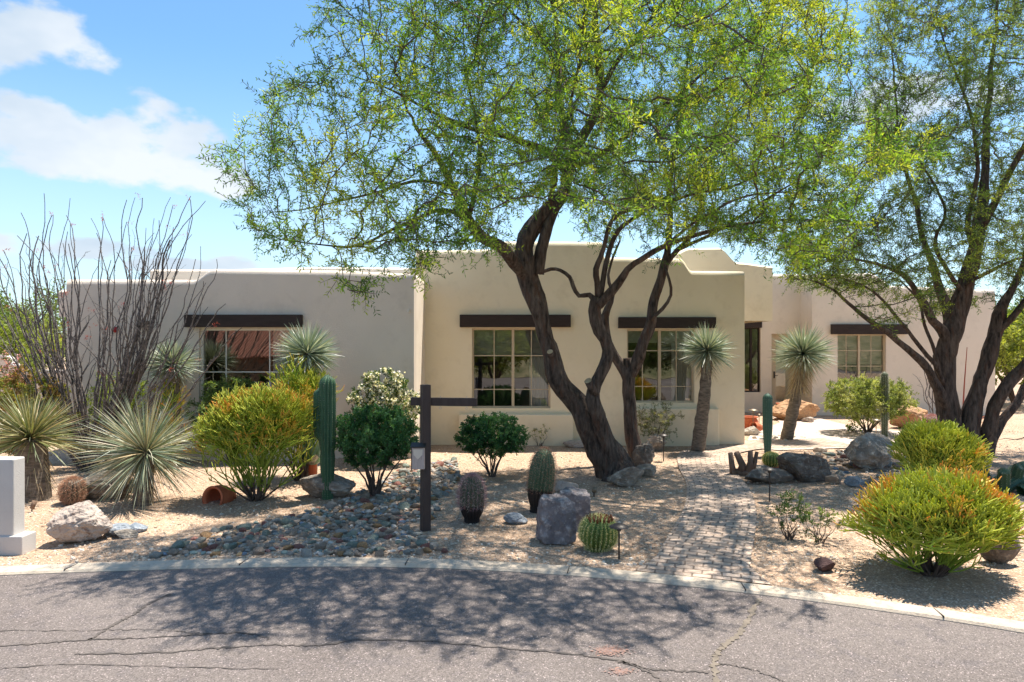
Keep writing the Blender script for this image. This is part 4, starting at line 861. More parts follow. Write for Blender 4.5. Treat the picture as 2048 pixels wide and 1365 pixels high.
def column(label, bx, by, toppy, wpx, ribs=14, col=(.045, .115, .055), taper=.75, arms=(), sp=[(.35, .33, .28)], pinch=None, name='column_cactus', lean=0, base=None, cat='cactus', spl=.02, hairy=0):
    g = base or G(bx, by); s = F/g.y; h = (CY+H*s-toppy)/s if base else (by-toppy)/s; r = wpx/s/2; root = thing(name, label, cat, g); n = 26; pts = []; rad = []
    for k in range(n+1):
        t = k/n; z = h*t; rr = r*(taper+(1-taper)*min(1, t*2.2)); 
        if pinch: rr *= 1-.13*math.exp(-((t-pinch)/.03)**2)
        e = (h-z)/(r*1.1); rr *= math.sqrt(max(.02, 1-(1-min(1, e))**2)) if e < 1 else 1
        pts.append(g+Vector((lean*t, 0, z-.03 if k == 0 else z))); rad.append(rr)
    b = MB(); ribbed(b, g, pts, rad, ribs, .27, col); st = b.build('stem', M['cactus'], root, smooth=True)
    b = MB(); spines(b, pts, rad, ribs, .035, spl, .0018, sp, 5+hairy); b.build('spines', M['spine'], root)['kind'] = 'stuff'
    for (dx, z0, z1, ar) in arms:
        pts = [g+Vector((0, 0, z0)), g+Vector((dx*.6, .03, z0+.02)), g+Vector((dx, .05, z0+.08))]; rd = [ar*.75, ar*.8, ar*.9]; m = 12
        for k in range(1, m+1):
            t = k/m; z = z0+.08+(z1-z0-.08)*t; e = (z1-z)/ar; pts.append(g+Vector((dx, .05, z))); rd.append(ar*(math.sqrt(max(.03, 1-(1-min(1, e))**2)) if e < 1 else 1))
        b = MB(); ribbed(b, g, pts, rd, 12, .17, col); b.build('arm', M['cactus'], root, smooth=True); b = MB(); spines(b, pts[2:], rd[2:], 12, .035, spl, .0018, sp, 5); b.build('spines', M['spine'], root)['kind'] = 'stuff'
    return root
column('tall dark green column cactus with a side arm beside the large pencil cactus', 655, 998, 750, 33, 13, arms=[(-.115, .78, 1.47, .085)], pinch=.38, taper=.66)
column('slim blue green column cactus standing beside the paver path', 1535, 912, 787, 19, 13, (.06, .14, .10), taper=.62, sp=[(.4, .38, .3)])
column('thin fuzzy white-topped column cactus in front of the sage shrub', 1769, 876, 744, 14, 12, (.10, .13, .07), taper=.8, sp=[(.6, .58, .5)], hairy=8, spl=.03)
column('small dark finger cactus beside the pink barrel cactus', 1828, 893, 857, 11, 9, (.04, .08, .05), name='finger_cactus')
def barrel(label, bx, by, toppy, wpx, ribs, col, spc, lean=(0, 0), dark=None, ln=.05, egg=1.0, crown=None, name='barrel_cactus', dp=.2, nper=7, grp=None, base=None, gap=.03, wd=.0028):
    g = base or G(bx, by); s = F/g.y; h = (by-toppy)/s; r = wpx/s/2; root = thing(name, label, 'cactus', g, grp); n = 26; pts = []; rad = []
    for k in range(n+1):
        t = k/n; u = t*1.0; rr = r*((1-abs(2*(u**egg)-1)**2.6)**.5 if egg < 5 else 1); rr = max(rr, r*.62 if t < .25 else 0, r*.05)
        pts.append(g+Vector((lean[0]*t, lean[1]*t, h*t-(.03 if k == 0 else 0)))); rad.append(rr)
    b = MB(); ribbed(b, g, pts, rad, ribs, dp, col, dark=dark); b.build('body', M['cactus'], root, smooth=True)
    b = MB(); spines(b, pts, rad, ribs, gap, ln, wd, spc, nper, zmin=0 if dark is None else h*dark[0]); b.build('spines', M['spine'], root)['kind'] = 'stuff'
    if crown:
        b = MB(); m = crown[1]; tp = pts[-1]
        for k in range(m):
            a = k*2.4; q = .12*math.sqrt(k/m)*r/.17; p = tp+Vector((math.cos(a)*q, math.sin(a)*q, -.02-q*.15)); b.tube([p, p+Vector((math.cos(a)*.008, math.sin(a)*.008, .03)), p+Vector((0, 0, .045))], [.013, .013, .004], 6, 0, crown[0])
        b.build('flower_crown', M['petal'], root)
    return root
PK = [(.40, .20, .22), (.55, .33, .33), (.30, .15, .15), (.6, .5, .42)]
barrel('pink spined barrel cactus with blackened base right of the sign post', 944, 1043, 952, 50, 20, (.085, .10, .06), PK, dark=(.38, (.018, .014, .014)), ln=.06, nper=8)
barrel('tall leaning barrel cactus with reddish spines behind the purple grey boulder', 1075, 1024, 897, 52, 22, (.07, .115, .06), [(.42, .22, .14), (.5, .38, .26), (.33, .16, .10)], (.09, 0), dark=(.36, (.02, .016, .015)), ln=.045, nper=7)
barrel('golden barrel cactus with pale spines and brown crown next to the path light', 1194, 1097, 1032, 76, 26, (.10, .17, .035), [(.70, .62, .24), (.62, .52, .18), (.78, .72, .4)], (.03, -.02), ln=.032, crown=((.18, .07, .03), 34), name='golden_barrel_cactus', dp=.24, nper=6, gap=.022, wd=.0025)
barrel('small rusty barrel cactus beside the round tan boulder', 146, 1006, 958, 42, 18, (.12, .09, .06), [(.5, .26, .16), (.42, .22, .14), (.55, .38, .26)], ln=.055, nper=9)
barrel('small golden barrel cactus in a terracotta dish beside the path', 1543, 934, 906, 34, 18, (.12, .19, .04), [(.72, .64, .22), (.6, .5, .16)], ln=.025, name='golden_barrel_cactus', base=Vector((G(1543, 940).x, G(1543, 940).y, .055)))
barrel('fuzzy pink barrel cactus at the foot of the right tree', 1864, 880, 832, 36, 20, (.16, .10, .08), [(.60, .34, .30), (.52, .28, .26), (.68, .48, .42)], ln=.07, nper=10)
g = G(1543, 940); b = MB(); b.lathe([(.0, .0), (.10, 0), (.135, .05), (.14, .065), (.125, .065), (.12, .05), (0, .05)], g, 28); tag(b.build('plant_dish', M['terracotta'], None, True, loc=g), 'terracotta dish holding the small golden barrel cactus', 'dish')
# dark lying cactus cluster by the right tree
g = G(2010, 985); root = thing('trailing_cactus', 'dark green cluster of lying ribbed cactus stems at the right edge', 'cactus', g); b = MB(); bs = MB()
for i, (x0, y0, x1, y1, up, ln_) in enumerate(((-.15, .1, -.35, .35, .55, .5), (0, 0, .35, .1, .10, .7), (-.05, .2, .5, .3, .18, .8), (.1, -.15, .5, -.1, .06, .6), (-.1, -.1, -.12, -.15, .28, .2), (.2, .1, .25, .05, .3, .2), (.1, .3, .7, .45, .25, .9), (.35, -.25, .75, -.3, .08, .5))):
    pts = []; rd = []; n = 12
    for k in range(n+1):
        t = k/n; pts.append(g+Vector((x0+(x1-x0)*t, y0+(y1-y0)*t, .05+up*math.sin(t*math.pi/2*1.0)))); rd.append(.075*math.sqrt(max(.04, 1-max(0, (t-.75)/.25)**2)))
    ribbed(b, g, pts, rd, 9, .2, (.035, .085, .04)); spines(bs, pts, rd, 9, .04, .02, .002, [(.4, .35, .25)], 5)
b.build('stems', M['cactus'], root, True); bs.build('spines', M['spine'], root)

# ------------------------------------------------------------------ ocotillos
def ocotillo(label, bx, by, canes, sp=0, base=None, flow=True, spread=.12, side=1):
    g = base or G(bx, by); d = g.y; root = thing('ocotillo_plant', label, 'ocotillo', g); b = MB(); th = MB(); FL = []
    def cane(p0, p1, r0, lev, bow):
        n = max(5, int((p1-p0).length/.16)); pts = []; rr = []; sd = rnd(0, 99); curl = Vector((rnd(-.28, .28), rnd(-.2, .2), rnd(-.18, .02)))*(1 if lev == 0 else .4)
        for k in range(n+1):
            t = k/n; p = p0.lerp(p1, t); o = bow*math.sin(t*math.pi); q = .11*min(1, t*3)
            if t > .72: o = o+curl*((t-.72)/.28)**2
            p = p+o+Vector((mnoise.noise(Vector((t*5, sd, 0)))+.35*mnoise.noise(Vector((t*15, sd, 3))), mnoise.noise(Vector((t*5, sd, 7))), 0))*q; pts.append(p); rr.append(r0*(1-.72*t))
        b.tube(pts, rr, 5, 0, rough=.15, seed=sd, cap=False)
        Pp = []; D = []
        for k in range(int((p1-p0).length/.022)):
            t = rnd(.02, .9)*n; i = int(t); p = pts[i].lerp(pts[i+1], t-i); dd = Vector((rnd(-1, 1), rnd(-1, 1), rnd(-.1, .5))).normalized(); Pp.append((p+dd*rr[i]*.8)[:]); D.append(dd[:])
        if Pp: th.leaves(np.array(Pp), np.array(D), .022, .005, 0, pal([(.06, .05, .05), (.30, .27, .25)], len(Pp)))
        if lev == 0:
            for q in range(random.choice((0, 1, 2, 3)) if r0 < .03 else 3):
                t = rnd(.35, .8); i = int(t*n); dr = (pts[i+1]-pts[i]).normalized()+Vector((rnd(-1.1, 1.1), rnd(-.6, .6), 0)); l = (p1-p0).length*rnd(.15, .38)*(1.15-t); cane(pts[i], pts[i]+dr.normalized()*l+Vector((0, 0, l*.3)), rr[i]*.7, 1, Vector((0, 0, 0)))
        if flow and rnd(0, 1) < .24:
            m = 14; tip = pts[-1]; cv = Vector((rnd(-1, 1), rnd(-1, 1), .4)).normalized()*.12; PP = [(tip+cv*rnd(0, 1)+Vector((0, 0, -.06*rnd(0, 1)**2)))[:] for _ in range(m)]; fl = MB(); FL.append(fl); fl.leaves(np.array(PP), rng.normal(size=(m, 3)), .032, .009, 0, pal([(.42, .06, .05), (.32, .05, .05), (.45, .12, .07)], m))
    for (tx, ty, r, dd, bow) in canes:
        a = rnd(0, 6.28); st = g+Vector((math.cos(a)*spread*rnd(.3, 1)+(tx-bx)/F*d*.06, math.sin(a)*spread*rnd(.3, 1), -.03)); cane(st, P(tx, ty, d+dd), r, 0, Vector((bow, 0, 0)))
    b.build('canes', M['ocotillo'], root, True); th.build('thorns', M['spine'], root)
    for f_ in FL[:98]: f_.build('flower_cluster', M['petal'], root)
cn = []
tips = [(5, 440), (20, 520), (-30, 420), (-10, 560), (75, 372), (70, 450), (120, 400), (110, 460), (140, 440), (165, 450), (30, 400), (45, 480), (60, 540), (-40, 500), (190, 420), (205, 410), (232, 430), (245, 400), (262, 385), (280, 400), (300, 420), (318, 395), (330, 420), (350, 380), (365, 400), (385, 420), (400, 400), (345, 440), (300, 470), (270, 460), (250, 500), (215, 520), (175, 520), (150, 560), (100, 560), (90, 600), (130, 620), (400, 520), (430, 560), (440, 500), (390, 560), (410, 610), (450, 600), (310, 560), (290, 600), (240, 590), (350, 620), (380, 650), (0, 640), (15, 600), (40, 620), (195, 620), (265, 640), (325, 520), (155, 410), (55, 420), (20, 470), (85, 500), (105, 520), (225, 470)]
for (x, y) in tips+[(a_+rnd(-25, 25), c_+rnd(-20, 70)) for a_, c_ in tips[::3]]: cn.append((x+rnd(-6, 6), y+rnd(-6, 6), rnd(.013, .021), rnd(-.9, .75), (-.10 if x < 190 else .12)*rnd(.3, 2.2)))
cn += [(330, 470, .042, .2, .22), (300, 500, .035, .1, .2), (60, 470, .03, .1, -.2)]
ocotillo('tall ocotillo of dozens of dark thorny canes in front of the left wing', 182, 942, cn, spread=.13)
ocotillo('small ocotillo of a few thin canes against the right wing wall beside the tree', 1872, 862, [(1838, 700, .016, 0, -.05), (1848, 690, .016, .1, 0), (1858, 680, .016, 0, .05), (1880, 700, .015, 0, .05), (1835, 740, .014, .1, -.1), (1890, 720, .014, 0, .1)], flow=False, spread=.06, base=Vector(((1872-CX)/F*17.6, 17.6, 0)))
# red stalk plant behind right tree
g = Vector(((1924-CX)/F*16.5, 16.5, 0)); root = thing('red_yucca', 'orange red spiky plant with one tall red stalk seen between the right tree stems', 'plant', g); b = MB(); blades(b, g+Vector((0, 0, .02)), 70, .55, .03, lambda i: sph(.35, 1)(i), [(.6, .14, .05), (.7, .22, .07), (.5, .2, .08)], .02); b.build('leaves', M['blade'], root)
b = MB(); b.tube([g, g+Vector((.05, 0, 1)), g+Vector((.12, 0, 1.95))], [.02, .016, .008], 6, 0, (.35, .09, .06)); b.build('stalk', M['stick'], root)

# ------------------------------------------------------------------ rocks
def rockmesh(sz, seed, cuts=9, sub=3, amp=.12, rough=.03, soft=.8, pd=(.42, .76), box=False):
    bm = bmesh.new(); bmesh.ops.create_icosphere(bm, subdivisions=sub, radius=1); rs_ = random.Random(seed); pl = []
    for _ in range(cuts):
        n = Vector((rs_.uniform(-1, 1), rs_.uniform(-1, 1), rs_.uniform(-.6, 1))).normalized(); pl.append((n, rs_.uniform(*pd)))
    if box:
        for n_ in ((1, .1, 0), (-1, -.05, .1), (.1, -1, .15), (0, 1, 0), (.12, -.1, 1), (0, 0, -1)): pl.append((Vector(n_).normalized(), .56))
    for v in bm.verts:
        p = v.co.copy(); p *= 1+amp*mnoise.noise(p*1.3+Vector((seed, 0, 0)))
        for n, dd in pl:
            e = p.dot(n)-dd
            if e > 0: p -= n*e*soft
        p += p.normalized()*(rough*mnoise.noise(p*4+Vector((0, seed, 0)))+rough*.8*mnoise.noise(p*9+Vector((0, seed, 0)))); v.co = Vector((p.x*sz[0], p.y*sz[1], p.z*sz[2]))
    me = bpy.data.meshes.new('rock'); bm.to_mesh(me); bm.free(); return me
def rock(name, label, px0, px1, top, bot, m, seed, dep=.8, cuts=9, rotz=0, cat='boulder', sink=.18, soft=.85, group=None, tilt=0, rough=.055, smooth=False, base=None, pd=(.42, .76), box=False):
    g = base or G((px0+px1)/2, bot); s = F/g.y; wx = (px1-px0)/s/2; g = g+Vector((0, wx*dep*.6, 0)); s = F/g.y; wx = (px1-px0)/s/2; bz = 0; tz = H-(top-CY)/s
    sz = (wx*1.17, wx*dep*1.15, tz/(1.72-sink)*1.06); me = rockmesh(sz, seed, cuts, 5 if wx > .2 else 4, .15, rough, soft, pd, box); me.materials.append(M[m]); zs = [v.co.z for v in me.vertices]
    o = bpy.data.objects.new(name, me); C.objects.link(o); xs_ = [v.co.x for v in me.vertices]; f = 2*wx/(max(xs_)-min(xs_))
    zz = tz/((1-sink*.6)*(max(zs)-min(zs)))
    for v in me.vertices: v.co = Vector(((v.co.x-(max(xs_)+min(xs_))/2)*f, v.co.y*f, (v.co.z-min(zs))*zz))
    o.location = (g.x, g.y, tz-(max(zs)-min(zs))*zz); o.rotation_euler = (0, tilt, rotz); tag(o, label, cat, group)
    for p in me.polygons: p.use_smooth = smooth
    return o
rock('boulder', 'round tan boulder standing in the gravel near the white pillar', 92, 203, 1003, 1090, 'r_tan', 3, .85, 14, sink=.05, pd=(.62, .88), rough=.07)
rock('boulder', 'flat grey stone with rusty end, leftmost of three beside the round boulder', 204, 258, 1046, 1072, 'r_blue', 12, .9, cat='rock', group='three flat grey stones')
rock('boulder', 'low grey stone nearest the street of the three beside the round boulder', 217, 272, 1058, 1080, 'r_grey', 13, .7, cat='rock', group='three flat grey stones')
rock('boulder', 'smaller grey stone, rightmost of the three beside the round boulder', 248, 290, 1045, 1067, 'r_blue', 14, .8, cat='rock', group='three flat grey stones')
rock('boulder', 'purple grey block-shaped boulder beside the golden barrel cactus', 1073, 1152, 988, 1084, 'r_purple', 25, .75, 7, soft=1, sink=.05, box=True, pd=(.6, .78), rough=.06)
rock('boulder', 'tall narrow purple slab leaning behind the block-shaped boulder', 1112, 1182, 976, 1058, 'r_purple', 31, .6, 4, sink=.1, soft=1, box=True, pd=(.6, .8))
rock('boulder', 'flat topped brown grey boulder at the foot of the leaning tree', 1216, 1290, 930, 976, 'r_grey', 42, .7, 9, sink=.15)
rock('boulder', 'small grey rock to the right of the flat topped boulder by the tree', 1266, 1314, 928, 955, 'r_grey', 44, .8, 9)
rock('boulder', 'small square tan stone between the tall barrel cactus and the tree', 1110, 1158, 963, 984, 'r_tan', 47, .7, 9, cat='rock', sink=.3)
rock('boulder', 'small bluish rock between the two barrel cacti', 1006, 1056, 1025, 1049, 'r_blue', 49, .8, 9, cat='rock')
rock('boulder', 'mossy dark boulder behind the tall column cactus', 590, 705, 948, 1000, 'r_grey', 52, .6, 9)
rock('boulder', 'large light grey cracked boulder in the right rock bed', 1700, 1815, 864, 940, 'r_grey', 62, .7, 12, sink=.1)
rock('boulder', 'dark domed boulder on the right of the paver path', 1565, 1670, 903, 962, 'r_dark', 66, .7, 9, sink=.15)
rock('boulder', 'long low dark stone lying beside the driftwood', 1492, 1592, 935, 968, 'r_dark', 69, .5, 8)
rock('boulder', 'thin grey flagstone lying behind the long low dark stone', 1486, 1550, 930, 948, 'r_grey', 70, .5, 7, cat='rock')
rock('boulder', 'orange tan boulder leaning by the front door yucca', 1545, 1648, 798, 842, 'r_orange', 73, .5, 9, sink=.1)
rock('boulder', 'orange boulder at the right side of the sage shrub', 1786, 1862, 812, 858, 'r_orange', 77, .7, 9, sink=.1)
rock('boulder', 'pale stone resting on top of the orange boulder by the sage shrub', 1815, 1850, 790, 858, 'r_tan', 79, .6, 9, base=Vector((G(1832, 856).x, G(1832, 856).y+.15, 0)))
rock('boulder', 'small dark red lava rock alone in the gravel near the kerb', 1629, 1672, 1116, 1144, 'r_red', 83, .7, 9, cat='rock')
rock('boulder', 'tall dark brown rock behind the broad orange pencil cactus', 1965, 2044, 1015, 1128, 'r_dark', 88, .7, 8, sink=.1)
rock('boulder', 'small pale round stone next to the front door boulder', 1608, 1632, 834, 846, 'r_tan', 93, .8, 7, cat='rock')
rock('boulder', 'tangled grey rock heaped against the slimmer tree trunk, left piece', 1266, 1312, 884, 935, 'r_dark', 95, .6, 22, cat='boulder', pd=(.35, .6), rough=.11)
rock('boulder', 'rounded grey rock heaped by the slimmer tree trunk, right piece', 1292, 1335, 868, 903, 'r_grey', 97, .7, 16, pd=(.35, .6), rough=.09)
rock('boulder', 'flat pale slab on the ground below the left middle window', 1126, 1184, 881, 896, 'r_tan', 101, .6, 7, cat='rock')
rock('boulder', 'white stone beside the terracotta pots near the entrance', 1485, 1524, 852, 872, 'c3', 103, .7, 8, cat='rock')
rock('boulder', 'blue grey stone at the near edge of the right rock bed', 1690, 1732, 952, 974, 'r_blue', 105, .6, 8, cat='rock')
rock('boulder', 'small pinkish stone at the near edge of the right rock bed', 1655, 1690, 948, 968, 'c2', 107, .7, 8, cat='rock')
rock('boulder', 'dark reddish mound of rock behind the small rusty barrel cactus', 110, 265, 940, 1000, 'r_dark', 109, .5, 9, sink=.3)
# cobbles
cob = []
for i in range(7):
    me = rockmesh((1, .8, .5), 200+i, 7, 2, .2, .04, .8); me.name = 'cobble'; cob.append(me)
cobm = {}
ORD = 'first second third fourth fifth sixth seventh eighth ninth tenth eleventh twelfth thirteenth fourteenth fifteenth sixteenth seventeenth eighteenth nineteenth twentieth'.split()
ZN = {1: [(345, 1105, 'at the left end by the kerb'), (470, 1095, 'left along the kerb'), (600, 1095, 'mid kerb'), (740, 1098, 'right along the kerb'), (870, 1100, 'by the kerb below the sign post'), (520, 1060, 'at the left upper edge'), (640, 1045, 'in the middle of the bed'), (760, 1040, 'left of the sign post foot'), (740, 1000, 'below the rounded shrub'), (820, 990, 'behind the sign post, nearer'), (860, 945, 'behind the sign post, farther')],
 2: [(1600, 915, 'behind the dark domed boulder'), (1690, 935, 'between the two big boulders'), (1700, 965, 'at the near edge of the rock bed'), (1800, 955, 'below the cracked boulder'), (1850, 930, 'right of the cracked boulder')], 3: [(1520, 882, 'left of the yucca trunk'), (1610, 880, 'right of the yucca trunk')]}
def cobmesh(i, m):
    if (i, m) not in cobm:
        me = cob[i].copy(); me.materials.append(M[m]); [setattr(p, 'use_smooth', False) for p in me.polygons]; cobm[i, m] = me
    return cobm[i, m]
CL = {'c0': 'grey', 'c1': 'greenish grey', 'c2': 'brown', 'c3': 'pale cream', 'c4': 'reddish', 'c5': 'bluish grey', 'c6': 'orange'}
def cobbles(poly, n, smin, smax, where, wts, stuffn, sid):
    xs = [p[0] for p in poly]; ys = [p[1] for p in poly]; out = []; tries = 0
    wp = [g2(*p) for p in poly]; wx = [p[0] for p in wp]; wy = [p[1] for p in wp]
    while len(out) < n+stuffn and tries < 60000:
        tries += 1; x = rnd(min(wx), max(wx)); y = rnd(min(wy), max(wy))
        if not inpoly(x, y, wp): continue
        s = smin+(smax-smin)*random.random()**2.2
        if len(out) > n: s *= .75
        if any((x-a)**2+((y-b_)*1.1)**2 < ((s+c)*.56)**2 for a, b_, c in out) and tries < 50000: continue
        out.append((x, y, s))
    out.sort(key=lambda q: -q[2]/q[1]); st = MB(); reg = {}
    for k, (x, y, s) in enumerate(out):
        m = random.choices(list(CL), wts)[0]; i = random.randrange(7)
        if k < n:
            o = bpy.data.objects.new('cobble', cobmesh(i, m)); C.objects.link(o); o.location = (x, y, s*.16); o.scale = (s, s*rnd(.8, 1.1), s*rnd(.7, 1.1)); o.rotation_euler = (rnd(-.3, .3), rnd(-.3, .3), rnd(0, 6.28))
            sz_ = 'large' if s > smin+(smax-smin)*.45 else 'middling' if s > smin+(smax-smin)*.15 else 'small'
            zone = min(ZN[sid], key=lambda z: (g2(z[0], z[1])[0]-x)**2+(g2(z[0], z[1])[1]-y)**2)[2]; tag(o, None, 'cobble', f'cobbles of the {where}'); reg.setdefault((sz_, CL[m], zone), []).append((x, o))
        else:
            me = cob[i]; a = rnd(0, 6.28); vs = [(x+s*(v.co.x*math.cos(a)-v.co.y*math.sin(a)), y+s*(v.co.x*math.sin(a)+v.co.y*math.cos(a)), s*.1+s*v.co.z) for v in me.vertices]
            c = {'c0': (.25, .25, .23), 'c1': (.2, .24, .21), 'c2': (.3, .24, .19), 'c3': (.46, .42, .37), 'c4': (.36, .17, .13), 'c5': (.18, .22, .27), 'c6': (.46, .28, .14)}[m]
            st.addn(vs, [list(p.vertices) for p in me.polygons], 0, c)
    for (a, c, z), lst in reg.items():
        lst.sort(key=lambda q: q[0])
        for j, (x, o) in enumerate(lst): o['label'] = f'{a} {c} cobble {z}' if len(lst) == 1 else f'{a} {c} cobble, {ORD[min(j, 19)]} from left, {z}'
    if st.n: tag(st.build('small_cobbles', M['pebble']), f'small loose stones filling the gaps of the {where}', 'stones', kind='stuff')
M['pebble'] = mat('pebble', (.8, .8, .8), (1.15, 1.15, 1.15), 9, .9, .6, 30, .2, attr=True)
cobbles([(305, 1114), (345, 1090), (420, 1062), (520, 1045), (600, 1028), (680, 1000), (740, 975), (790, 945), (830, 925), (915, 922), (918, 955), (900, 985), (880, 1010), (868, 1040), (800, 1052), (850, 1080), (895, 1108), (700, 1112), (500, 1110)], 232, .05, .125, 'left creek bed', [18, 12, 30, 22, 7, 6, 5], 620, 1)
cobbles([(1580, 915), (1650, 900), (1720, 900), (1850, 925), (1870, 960), (1780, 975), (1690, 965), (1640, 955)], 50, .06, .15, 'right rock bed', [26, 5, 36, 16, 2, 12, 1], 60, 2)
cobbles([(1490, 875), (1560, 870), (1640, 880), (1600, 888), (1500, 885)], 18, .05, .10, 'strip beside the front door yucca', [20, 5, 30, 40, 1, 3, 1], 10, 3)
# loose gravel chips on the garden ground
n = 9000; A = []; 
while len(A) < n:
    y = 6.4+9.5*random.random()**1.6; x = rnd(-1, 1)*y*.80
    if y < smooth_curb(x)+KW+.02 or y > 13.4 and -8 < x < 4.8: continue
    A.append((x, y))
A = np.array(A); b = MB(); s = rng.uniform(.004, .013, n)*rng.choice([1, 1, 1.7], n); T = np.array([(1, 1, 1), (-1, -1, 1), (-1, 1, -1), (1, -1, -1)], float)*.6; V = []
zz = np.array([gz(x, y) for x, y in A]); rot = rng.uniform(0, 6.28, n)
base = np.array([(-1, -1, -.5), (1, -1, -.5), (1, 1, -.5), (-1, 1, -.5), (-.5, -.6, .6), (.6, -.5, .5), (.5, .5, .7), (-.6, .6, .5)])
ca, sa = np.cos(rot)[:, None], np.sin(rot)[:, None]; bx_ = base[None, :, 0]*ca-base[None, :, 1]*sa; by_ = base[None, :, 0]*sa+base[None, :, 1]*ca
V = np.stack([A[:, 0:1]+bx_*s[:, None], A[:, 1:2]+by_*s[:, None], zz[:, None]+.002+base[None, :, 2]*s[:, None]], 2).reshape(-1, 3)
Qs = np.array([(4, 5, 6, 7), (0, 1, 5, 4), (1, 2, 6, 5), (2, 3, 7, 6), (3, 0, 4, 7)]); Q = (Qs[None]+np.arange(n)[:, None, None]*8).reshape(-1, 4)
b.add(V, Q, 0, np.repeat(pal([(.5, .38, .27), (.6, .48, .36), (.38, .28, .2), (.66, .57, .47)], n, .2), 8, axis=0)); tag(b.build('loose_gravel', M['pebble']), 'small loose tan gravel chips over the garden ground', 'gravel', kind='stuff')
# fallen leaf litter and twigs
n = 3500; b = MB(); A = []
while len(A) < n:
    y = rnd(6.6, 13); x = rnd(-5, 8)
    if y > smooth_curb(x)+KW+.03 and mnoise.noise(Vector((x*1.3, y*1.3, 4))) > -.1: A.append((x, y, gz(x, y)+.006))
d = rng.normal(size=(n, 3)); d[:, 2] *= .12; nn_ = np.tile((0, 0, 1.), (n, 1))+rng.normal(size=(n, 3))*.2
b.leaves(np.array(A), d, rng.uniform(.012, .045, n), rng.uniform(.003, .009, n), 0, pal([(.2, .13, .07), (.3, .22, .12), (.12, .08, .05), (.4, .33, .16)], n), nn_); tag(b.build('leaf_litter', M['spine']), 'dry fallen leaf litter and twig bits under the trees', 'leaf litter', kind='stuff')

# ------------------------------------------------------------------ pillar, post, lights, pots
g = Vector((-5.35, 6.95, 0)); pl = thing('boundary_pillar', 'white stucco pillar with stepped foot at the left edge by the street', 'pillar', g); 
b = MB(); b.box(-6.6, -4.94, 6.76, 6.93, -.05, .93, bev=.015); b.build('shaft', M['white'], pl)
b = MB(); b.box(-6.7, -4.84, 6.74, 6.95, -.06, .17, bev=.012); b.build('foot', M['white'], pl)
g = G(851, 1061); post = thing('sign_post', 'dark brown wooden real estate sign post with a bare crossarm', 'sign post', g); ph = (1061-770)/(F/g.y)
b = MB(); b.box(g.x-.047, g.x+.047, g.y-.047, g.y+.047, -.05, ph, rot=R(28), bev=.004); b.build('upright', M['post'], post)
az_ = H-(804-CY)/(F/g.y); x0 = px(820, g.y); x1 = px(955, g.y); b = MB(); b.box(x0, x1, g.y-.022, g.y+.022, az_-.045, az_+.045, rot=R(-8), bev=.004); b.build('crossarm', M['post'], post)
for hx in (881, 934):
    b = MB(); c = P(hx, 804, g.y-.0+(.0)); c.y = g.y-math.tan(R(8))*(c.x-(x0+x1)/2); b.tube([c+Vector((0, 0, -.045)), c+Vector((0, 0, -.06))], .002, 6); 
    b.tube([c+Vector((.012*math.cos(a), 0, -.07+.012*math.sin(a))) for a in [k*math.pi/6 for k in range(13)]], .0022, 6); b.tube([c+Vector((0, 0, .045)), c+Vector((0, 0, .065))], .004, 6); b.build('eye_hook', M['steel'], post)
c = P(838, 915, g.y-.08); fb = thing('flyer_box', 'small clear flyer box with dark sloping lid fixed to the sign post', 'box', c)
b = MB(); b.box(c.x-.078, c.x+.062, c.y-.02, c.y+.03, c.z-.13, c.z+.105, bev=.006); b.build('case', M['flyer'], fb)
b = MB(); b.addn([(c.x-.06, c.y-.0225, c.z+.09), (c.x+.045, c.y-.0225, c.z+.09), (c.x+.04, c.y-.0225, c.z+.03), (c.x-.01, c.y-.0225, c.z-.02), (c.x-.058, c.y-.0225, c.z+.03)], [(0, 1, 2, 3, 4)]); b.build('sheet', M['paper'], fb)
b = MB(); V = [(c.x-.09, c.y-.035, c.z+.108), (c.x+.075, c.y-.035, c.z+.108), (c.x+.075, c.y+.04, c.z+.145), (c.x-.09, c.y+.04, c.z+.145)]; b.addn(V+[(x, y, z+.012) for x, y, z in V], [(3, 2, 1, 0), (4, 5, 6, 7), (0, 1, 5, 4), (1, 2, 6, 5), (2, 3, 7, 6), (3, 0, 4, 7)]); b.build('lid', M['darkmetal'], fb)
b = MB(); b.box(c.x-.084, c.x-.0785, c.y-.025, c.y+.03, c.z-.14, c.z+.105); b.build('bracket', M['post'], fb)
def pathlight(label, bx, by, topy, capw=.085, m='darkmetal'):
    g = G(bx, by); s = F/g.y; h = (by-topy)/s; o = thing('path_light', label, 'path light', g, 'low path lights'); b = MB(); b.tube([g-Vector((0, 0, .05)), g+Vector((0, 0, h-.03))], .009, 8); b.build('stake', M[m], o)
    b = MB(); b.lathe([(capw, h-.035), (capw*.97, h-.028), (capw*.45, h-.006), (.012, h), (.0, h)], g, 24); b.lathe([(.022, h-.07), (.024, h-.033)], g, 12); b.build('hat', M[m], o, True)
pathlight('black path light beside the golden barrel cactus', 1238, 1118, 1047, .095); pathlight('path light in front of the long dark stone right of the path', 1539, 1003, 935)
pathlight('path light right of the slimmer tree before the middle right window', 1327, 922, 868); pathlight('path light behind the large cracked boulder', 1752, 885, 838, m='bronze')
g = G(1506, 860); pathlight('taller mushroom path light by the terracotta pots', 1506, 866, 818, .11, 'bronze'); pathlight('short path light right beside the terracotta pots', 1518, 858, 828, .05, 'bronze')
g = G(1188, 992); o = thing('spotlight', 'small grey ground spotlight behind the purple boulder', 'spotlight', g); b = MB(); b.tube([g-Vector((0, 0, .03)), g+Vector((0, 0, .05))], .01, 8); b.build('stake', M['darkmetal'], o)
